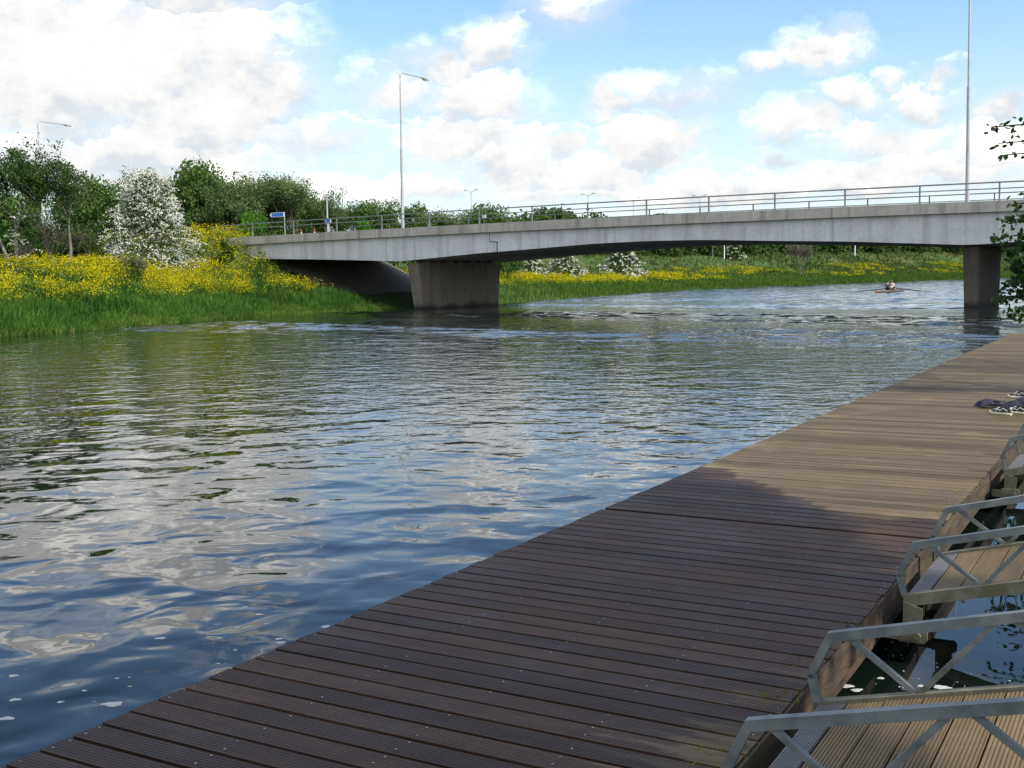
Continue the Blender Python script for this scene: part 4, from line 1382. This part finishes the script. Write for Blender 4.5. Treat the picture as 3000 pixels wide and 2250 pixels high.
k = ~under_bridge(S, Wd) & (rng.random(len(S)) < np.clip(.55 + .8 * hnoise(S * .11, D * .23), .08, 1))
S, Wd, D = S[k], Wd[k], D[k]
blades('rough_grass', S, Wd, rng.uniform(.15, .6, len(S)) * np.clip(S / 200, .8, 1.6), rng.uniform(.12, .28, len(S)) * np.clip(S / 150, 1, 2.4), 'rough', 'rough olive and straw coloured grass on the rising meadow', .45)
S, Wd, D = strip(9000, 30, 74, 1.6, 12)
m_ = hnoise(S * .9 + 3, D * 1.1) > .12
S, Wd = S[m_], Wd[m_]
blades('weeds', S, Wd, rng.uniform(.6, 1.25, len(S)), rng.uniform(.06, .12, len(S)), 'nettle', 'dark weeds standing among the yellow flowers', .15, 'weeds')


def flowers(name, S, Wd, Hs, k_heads, size, label, spread=.16):
    n = len(S); Z = terrain_z(S, Wd)
    X, Y = SA * S + CA * Wd, CA * S - SA * Wd
    top = np.stack([X, Y, Z + Hs], -1)
    P = np.repeat(top, k_heads, 0) + rng.normal(0, 1, (n * k_heads, 3)) * np.array([spread, spread, spread * .9])
    me = leaf_mesh(name, P, rng.uniform(.6, 1.3, len(P)) * np.repeat(size, k_heads), np.tile([0, 0, 1.], (len(P), 1)), .5, 1.25)
    tag(link_mesh(name, me, M['flower']), label, 'flowers', kind='stuff')
    m = 5
    Q = np.repeat(np.stack([X, Y, Z], -1), m, 0) + np.stack([rng.normal(0, spread, n * m), rng.normal(0, spread, n * m), rng.uniform(.05, .95, n * m) * np.repeat(Hs, m)], -1)
    me = leaf_mesh('flower_stems', Q, rng.uniform(1.6, 3.0, len(Q)) * np.repeat(size, m), rng.normal(0, 1, (len(Q), 3)) * np.array([1, 1, .2]), .8, 2.6)
    tag(link_mesh('flower_stems', me, M['flower_leaf']), 'green stems and leaves under ' + label.split(' in ')[0].split(' on ')[0].split(' along ')[0], 'leaves', kind='stuff')


# left bank patch
S, Wd, D = strip(13000, 28, 73.5, 3.6, 12.5)
u_ = 1500 + F * (SA * S + CA * Wd) / (CA * S - SA * Wd)
dens = np.clip(.5 + 1.1 * hnoise(S * .9, D * 1.1 + 2), 0, 1) * np.interp(u_, [-400, 300, 330, 390, 425, 445, 900, 960], [1, 1, .75, .05, .05, 1, 1, .3]) * np.interp(D + .9 * hnoise(S * .6, S * .23), [3.6, 4.9, 9, 12.5], [.06, 1, 1, .45])
k = rng.random(len(S)) < dens
S, Wd, D = S[k], Wd[k], D[k]
flowers('flowers', S, Wd, rng.uniform(.5, 1.35, len(S)), 9, rng.uniform(.05, .10, len(S)), 'dense yellow flowers in a band on the left bank')
# embankment beside the bridge end and back around the hawthorn
S = rng.uniform(56, 76, 20000); Wd = rng.uniform(-108, -60, 20000); D = shore(S) - Wd
k = (D > 11) & (rng.random(20000) < np.clip(.6 + .8 * hnoise(S * .7 + 5, Wd * .6), 0, 1) * np.interp(Wd, [-100, -80, -74, -60], [.35, .6, 1, .8]))
S, Wd = S[k], Wd[k]
flowers('flowers', S, Wd, rng.uniform(.5, 1.6, len(S)), 8, np.full(len(S), .105), 'yellow flowers on the embankment slope beside the bridge end')
# beyond the bridge
S, Wd, D = strip(11000, 93, 215, 5.5, 14.5)
dens = np.clip(.45 + .8 * hnoise(S * .25, D * .8 + 1), 0, 1) * np.interp(S, [93, 125, 160, 215], [1, .9, .8, .5]) * np.interp(D, [5.5, 7, 11, 14.5], [.3, 1, 1, .4])
k = rng.random(len(S)) < dens
S, Wd = S[k], Wd[k]
flowers('flowers', S, Wd, rng.uniform(.5, 1.0, len(S)), 7, .10 * np.clip(S / 105, 1, 2), 'yellow flowers along the far bank beyond the bridge')
S, Wd, D = strip(5200, 215, 480, 6, 24)
k = hnoise(S * .2, D * .6) > .25
S, Wd = S[k], Wd[k]
flowers('flowers', S, Wd, rng.uniform(.5, 1.0, len(S)), 6, np.full(len(S), .2), 'sparse yellow flowers on the distant bank near the rowing boat')


# foam flecks on the water
def foam():
    b = MB()
    rg = random.Random(3)
    spots = []
    for (u, v, r_) in ((330, 2063, .05), (45, 2050, .03), (20, 2105, .035), (178, 2057, .018), (40, 1980, .03), (248, 2024, .012), (343, 1988, .012), (380, 1985, .01), (380, 2012, .01), (470, 1870, .03),
                       (720, 1779, .022), (760, 1800, .024), (780, 1828, .016), (695, 1840, .02), (817, 1872, .022), (823, 1883, .026), (955, 1836, .04), (690, 1905, .012), (640, 1945, .01), (700, 1838, .014), (85, 1690, .01)):
        spots.append((u, v, r_ * .72))
    for i in range(60):
        u = rg.uniform(0, 1700); v = rg.uniform(1480, 2150)
        if v > 2200 - .43 * u: continue
        spots.append((u, v, rg.uniform(.0025, .006)))
    for (u, v, r_) in ((2480, 2010, .028), (2510, 2022, .022), (2700, 2010, .016), (2760, 2014, .03), (2585, 1950, .016), (2640, 1873, .012), (2580, 1987, .016)):
        spots.append((u, v, r_))
    for i in range(40):
        spots.append((rg.uniform(2560, 3000), rg.uniform(1870, 2050), rg.uniform(.0015, .004)))
    for u, v, r_ in spots:
        x, y = on_z(u, v, 0)
        s, w = SW(x, y)
        n = 14
        ph = rg.uniform(0, 6); el = rg.uniform(1.0, 1.9); rot = rg.uniform(-.4, .4)
        ring = []
        for k in range(n):
            a = 2 * math.pi * k / n; q = r_ * (1 + .16 * math.sin(3 * a + ph) + .1 * math.sin(5 * a + ph * 2))
            dx, dy = q * math.cos(a) * el, q * math.sin(a)
            ring.append((x + dx * math.cos(rot) - dy * math.sin(rot), y + dx * math.sin(rot) + dy * math.cos(rot)))
        b.loft([[(p[0], p[1], .001) for p in ring], [(x + (p[0] - x) * .7, y + (p[1] - y) * .7, .0035) for p in ring]], 0, True, True)
    tag(b.build('foam', M['foam']), 'white foam flecks drifting beside the pontoon', 'foam', kind='stuff')


foam()


# ------------------------------------------------------------------ rowing boat with two rowers
def rowing():
    x0, y0 = on_z(2600, 856)
    baz = R(38.0)
    rz = -baz
    root = empty('rowing_boat', (x0, y0, 0), rz)
    tag(root, 'slim wooden rowing boat with an orange bow carrying two rowers', 'boat')
    L = 9.6
    rings = []
    for t_ in np.linspace(0, 1, 21):
        y = (t_ - .42) * L
        hw = .30 * math.sin(math.pi * min(max(t_, .012), .988)) ** .55
        top = .20 + .10 * abs(t_ - .5) * 1.2
        rings.append([(hw * math.cos(a), y, (top if math.sin(a) > -.01 else top - .26 * abs(math.sin(a)) ** .7)) for a in np.linspace(0, 2 * math.pi, 14, endpoint=False)])
    b = MB(); b.loft(rings[2:]); b.build('hull', M['hull'], root)
    b = MB(); b.loft(rings[:3]); b.build('bow', M['hull_red'], root)
    for yy, sg in ((.0, -1), (1.35, 1)):
        b = MB(); b.tube([(sg * .2, yy + .3, .26), (sg * .78, yy + .42, .36)], .018, 6); b.tube([(sg * .2, yy + .62, .26), (sg * .78, yy + .42, .36)], .018, 6); b.build('rigger', M['oar'], root)
        b = MB(); b.box(-.15, .15, yy - .12, yy + .12, .24, .285); b.build('seat', M['hull'], root)

    def rower(yy, top, hair, label, sg, lean):
        p = empty('person', tuple(root.matrix_basis @ Vector((0, yy, .285))), rz)
        tag(p, label, 'person', 'rowers in the boat'); p.scale = (1.16, 1.1, 1.18)
        hx = sg * .10
        Vv = [(0, 0, .10), (0, .03 + lean * .3, .32), (0, .05 + lean * .8, .52), (0, .06 + lean, .66), (0, .08 + lean * 1.1, .74), (0, .10 + lean * 1.15, .86)]
        rad = [(.155, .12), (.14, .11), (.165, .115), (.055, .055), (.085, .09), (.075, .085)]
        ed = [(0, 1), (1, 2), (2, 3), (3, 4), (4, 5)]

        def chain(start, pts, rr):
            prev = start
            for q, r_ in zip(pts, rr):
                Vv.append(q); rad.append((r_, r_)); ed.append((prev, len(Vv) - 1)); prev = len(Vv) - 1
            return prev
        for s2 in (-1, 1):
            chain(0, [(s2 * .10, .04, .09), (s2 * .14, .38, .34), (s2 * .12, .70, .06), (s2 * .12, .78, .14)], [.10, .072, .05, .04])
            hnd = chain(2, [(s2 * .20, .05 + lean * .85, .57), (s2 * .25, .22 + lean * .6, .36), (hx + s2 * .09, .45 + lean * .5, .26), (hx + s2 * .08, .52 + lean * .5, .25)], [.062, .045, .034, .034])
            for k in range(4):
                ox = (k - 1.5) * .02
                chain(hnd, [(hx + s2 * .08 + ox, .585 + lean * .5 - abs(ox) * .3, .262), (hx + s2 * .08 + ox, .60 + lean * .5, .232)], [.010, .009])
            chain(hnd, [(hx + s2 * .03, .53 + lean * .5, .225)], [.011])
        me = bpy.data.meshes.new('body'); me.from_pydata(Vv, ed, [])
        body = link_mesh('body', me, M['skin'], p)
        sm = body.modifiers.new('skin', 'SKIN'); ss = body.modifiers.new('sub', 'SUBSURF'); ss.levels = 1; ss.render_levels = 2
        for i, r_ in enumerate(rad): me.skin_vertices[0].data[i].radius = r_
        me.skin_vertices[0].data[0].use_root = True
        # top: torso and sleeves
        tv = [(0, 0, .08), (0, .03 + lean * .3, .32), (0, .05 + lean * .8, .53), (0, .055 + lean * .95, .61)]
        tr = [(.175, .14), (.165, .13), (.185, .135), (.075, .075)]; te = [(0, 1), (1, 2), (2, 3)]
        for s2 in (-1, 1):
            b0 = len(tv); tv += [(s2 * .205, .05 + lean * .85, .57), (s2 * .245, .18 + lean * .65, .41)]; tr += [(.08, .08), (.066, .066)]; te += [(2, b0), (b0, b0 + 1)]
        me = bpy.data.meshes.new('top'); me.from_pydata(tv, te, [])
        o = link_mesh('top', me, M[top], p); o.modifiers.new('skin', 'SKIN'); ss = o.modifiers.new('sub', 'SUBSURF'); ss.levels = 1; ss.render_levels = 2
        for i, r_ in enumerate(tr): me.skin_vertices[0].data[i].radius = r_
        me.skin_vertices[0].data[0].use_root = True
        sv = [(0, .0, .09)]; sr = [(.17, .13)]; se = []
        for s2 in (-1, 1):
            b0 = len(sv); sv += [(s2 * .105, .06, .10), (s2 * .135, .28, .27)]; sr += [(.12, .12), (.09, .09)]; se += [(0, b0), (b0, b0 + 1)]
        me = bpy.data.meshes.new('shorts'); me.from_pydata(sv, se, [])
        o = link_mesh('shorts', me, M['black_fabric'], p); o.modifiers.new('skin', 'SKIN'); ss = o.modifiers.new('sub', 'SUBSURF'); ss.levels = 1; ss.render_levels = 2
        for i, r_ in enumerate(sr): me.skin_vertices[0].data[i].radius = r_
        me.skin_vertices[0].data[0].use_root = True
        hb = MB(); rings = []
        c = Vector((0, .075 + lean * 1.13, .83))
        for ph in np.linspace(-.25, 1.5, 7):
            rr = .098 * math.cos(ph) + .003
            rings.append([(c.x + rr * math.cos(a), c.y + rr * 1.08 * math.sin(a) - .012, c.z + .125 * math.sin(ph) + (.035 if math.sin(a) > .2 and ph < .5 else 0)) for a in np.linspace(0, 2 * math.pi, 14, endpoint=False)])
        hb.loft(rings); hb.build('hair', M[hair], p)
        # features of the turned-away face
        fb = MB(); fy = .10 + lean * 1.12 + .082
        for ex in (-.032, .032): fb.box(ex - .011, ex + .011, fy - .006, fy + .006, .812, .822)
        fb.box(-.022, .022, fy - .008, fy + .004, .758, .765); fb.build('eyes', M['hair_dark'], p)
        return p
    rower(0, 'navy', 'hair_dark', 'rower in a navy top with dark hair, nearer the orange bow', -1, -.04)
    rower(1.35, 'white_fabric', 'hair_brown', 'rower in a white top with brown hair, farther along the boat', 1, .02)
    for yy, sg, bl, lab in ((.0, -1, 'oar', 'dark oar with dark blade on the left side of the rowing boat'), (1.35, 1, 'blade_orange', 'oar with an orange blade on the right side of the rowing boat')):
        o = empty('oar', tuple(root.matrix_basis @ Vector((sg * .78, yy + .42, .38))), rz)
        tag(o, lab, 'oar', 'oars of the rowing boat')
        a = Vector((-sg * .72, .10, .18)); t_ = Vector((sg * 2.9, -.9, -.26))
        b = MB(); b.tube([a, (0, 0, 0), t_], [.05, .06, .055], 8); b.build('shaft', M['oar'], o)
        d = (t_ - a).normalized()
        b = MB(); b.bar(t_ - d * .05, t_ + d * .30, .12, .03); b.bar(t_ + d * .26, t_ + d * .72, .24, .03); b.build('blade', M[bl], o)


bpy.context.view_layer.update()
rowing()

# ------------------------------------------------------------------ light, sky, camera
sd = bpy.data.lights.new('sun', 'SUN'); sd.energy = 4.2; sd.angle = R(.53); sd.color = (1.0, .94, .84)
so = bpy.data.objects.new('sun', sd); COL.objects.link(so)
to_sun = Vector((math.sin(SUN_AZ) * math.cos(SUN_EL), math.cos(SUN_AZ) * math.cos(SUN_EL), math.sin(SUN_EL)))
so.rotation_euler = to_sun.to_track_quat('Z', 'Y').to_euler(); so.location = (30, -20, 40)

wd = bpy.data.worlds.new('World'); scene.world = wd; wd.use_nodes = True
t = NT(wd.node_tree); t.n.clear()
out = t.node('ShaderNodeOutputWorld'); bg = t.node('ShaderNodeBackground'); t.l.new(bg.outputs[0], out.inputs[0])
bg.inputs['Strength'].default_value = .15
sky = t.node('ShaderNodeTexSky'); sky.sky_type = 'NISHITA'; sky.sun_disc = False
sky.sun_elevation = SUN_EL; sky.sun_rotation = SUN_AZ; sky.air_density = 1.0; sky.dust_density = .6; sky.ozone_density = 1.4; sky.altitude = 0
tc = t.node('ShaderNodeTexCoord').outputs['Generated']
sep = t.node('ShaderNodeSeparateXYZ'); t.l.new(tc, sep.inputs[0])
az = t.math('ARCTAN2', sep.outputs[0], sep.outputs[1]); el = t.math('ARCSINE', sep.outputs[2])
cmb = t.node('ShaderNodeCombineXYZ'); t.l.new(az, cmb.inputs[0]); t.l.new(t.math('MULTIPLY', el, 1.35), cmb.inputs[1])
cp = cmb.outputs[0]
wx = t.math('SUBTRACT', t.noise(cp, 14, 4, .6), .5)
wy = t.math('SUBTRACT', t.noise(t.mapping(cp, (1, 1, 1), (0, 0, 0), (3.7, 1.9, 0)), 14, 4, .6), .5)
wx2 = t.math('SUBTRACT', t.noise(t.mapping(cp, (1, 1, 1), (0, 0, 0), (8.1, 4.4, 0)), 45, 3, .6), .5)
azw = t.math('ADD', t.math('ADD', az, t.math('MULTIPLY', wx, .085)), t.math('MULTIPLY', wx2, .022))
elw = t.math('ADD', t.math('ADD', el, t.math('MULTIPLY', wy, .06)), t.math('MULTIPLY', wx2, .014))


def pa(u, v):
    d = Vector(ray(u, v)).normalized(); return math.atan2(d.x, d.y), math.asin(d.z)


# cloud masses by direction: where, how wide, how high, how solid
BL = [(130, 175, 470, 250, 1.0), (560, 250, 320, 250, 1.15), (760, 260, 150, 130, .9), (380, 470, 560, 95, .8), (860, 400, 260, 70, .55), (1180, 270, 130, 60, .5),
      (620, 560, 520, 45, .9), (1130, 560, 330, 40, .8), (1440, 135, 95, 75, 1.05), (1320, 195, 130, 55, .75), (1400, 310, 160, 85, .85), (1350, 420, 230, 70, .8), (1660, 410, 90, 60, .95),
      (1905, 425, 140, 95, 1.2), (1680, 520, 300, 60, .75), (1800, 290, 75, 45, .9), (1960, 280, 150, 45, .65), (1500, 480, 200, 70, .7), (2390, 145, 110, 55, .9), (2240, 195, 50, 35, .55), (2480, 300, 75, 45, .9), (2630, 240, 45, 30, .7), (2755, 218, 30, 28, .65), (2700, 305, 75, 50, .8),
      (2330, 370, 110, 50, .8), (2600, 420, 160, 55, .6), (2270, 460, 60, 35, .7), (2750, 500, 240, 55, .85), (2960, 330, 70, 35, 1.0), (2950, 430, 140, 60, .9), (2100, 560, 900, 40, .8), (2500, 520, 300, 40, .7), (1650, 25, 120, 45, .5),
      # above the frame, seen in the water
      (520, -25, 250, 95, .9), (640, -330, 120, 40, .65), (1250, -420, 150, 40, .6), (1750, -650, 280, 80, .75), (2500, -500, 300, 90, .7), (500, -620, 130, 30, .6)]
dens = None; tone = None
for (u, v, rx, ry, k) in BL:
    a0, e0 = pa(u, v)
    dx = t.math('DIVIDE', t.math('SUBTRACT', azw, a0), rx / F); dy = t.math('DIVIDE', t.math('SUBTRACT', elw, e0), ry / F * 1.05)
    q = t.math('SUBTRACT', k, t.math('MULTIPLY', t.math('ADD', t.math('MULTIPLY', dx, dx), t.math('MULTIPLY', dy, dy)), k))
    if dens is None: dens, tone = q, dy
    else:
        gt = t.math('GREATER_THAN', q, dens)
        tone = t.math('MULTIPLY_ADD', gt, t.math('SUBTRACT', dy, tone), tone)
        dens = t.math('SMOOTH_MAX', dens, q, .2)
# clouds all round the rest of the sky
v3 = t.mapping(tc, (1, 1, 1.8))
gen = t.math('MULTIPLY', t.math('SUBTRACT', t.noise(v3, 2.6, 6, .6), .50), 4.5)
away = t.math('MAXIMUM', t.smooth(el, .52, .75), t.smooth(t.math('ABSOLUTE', az), .62, .9))
gen = t.math('ADD', gen, t.math('MULTIPLY', t.math('SUBTRACT', away, 1.0), 6.0))
dens = t.math('MAXIMUM', dens, gen)
n_a = t.noise(cp, 17, 7, .62); n_b = t.noise(t.mapping(cp, (1, 1, 1), (0, 0, 0), (.010, -.030, 0)), 17, 7, .62)
dn = t.math('ADD', dens, t.math('MULTIPLY', t.math('SUBTRACT', n_a, .5), 1.25))
mask = t.smooth(dn, -.16, .66)
veil = t.smooth(t.math('ADD', dens, t.math('MULTIPLY', t.math('SUBTRACT', n_a, .5), .8)), -1.7, .8, 0, .5)
mask = t.math('MAXIMUM', mask, veil)
# tops bright, undersides grey
tone = t.math('MAXIMUM', t.math('MINIMUM', tone, 1.2), -1.2)
big = t.noise(cp, 7.0, 4, .55)
lit = t.math('MULTIPLY_ADD', tone, .34, .50)
lit = t.math('MULTIPLY_ADD', t.math('SUBTRACT', n_a, n_b), 2.2, lit)
lit = t.math('MULTIPLY_ADD', t.math('SUBTRACT', big, .5), 1.0, lit)
low = t.mix(t.smooth(lit, .05, .55), (3.5, 3.75, 4.0), (4.6, 4.55, 4.5))
ccol = t.mix(t.smooth(lit, .55, 1.0), low, (9.0, 8.8, 8.5))
# bluer, brighter clear air like a photograph exposed for the land
skc = t.node('ShaderNodeHueSaturation'); t.l.new(sky.outputs[0], skc.inputs['Color']); skc.inputs['Value'].default_value = 1.05; skc.inputs['Saturation'].default_value = 1.16; skc.inputs['Hue'].default_value = .504
hz = t.smooth(el, .24, .0, 0, .62)
skcol = t.mix(hz, skc.outputs[0], (3.6, 4.1, 4.75))
t.l.new(t.mix(mask, skcol, ccol), bg.inputs['Color'])

cam = bpy.data.cameras.new('camera'); cam.lens = 40.0; cam.sensor_width = 36.0; cam.clip_end = 9000; cam.clip_start = .05
co = bpy.data.objects.new('camera', cam); COL.objects.link(co); scene.camera = co
from mathutils import Matrix
co.location = (0, 0, CAM_H)
fw = Vector((0, math.cos(PITCH), -math.sin(PITCH))); up = Vector((0, math.sin(PITCH), math.cos(PITCH))); rt = Vector((1, 0, 0))
# the camera is turned a little clockwise
r2 = rt * math.cos(ROLL) - up * math.sin(ROLL); u2 = rt * math.sin(ROLL) + up * math.cos(ROLL)
co.rotation_euler = Matrix((r2, u2, -fw)).transposed().to_euler()

vs = scene.view_settings
vs.view_transform = 'Standard'; vs.look = 'None'; vs.exposure = 0.5; vs.gamma = 1.0; vs.use_curve_mapping = False
scene.cycles.max_bounces = 6; scene.cycles.diffuse_bounces = 3; scene.cycles.glossy_bounces = 3; scene.cycles.transmission_bounces = 2
scene.cycles.use_denoising = True
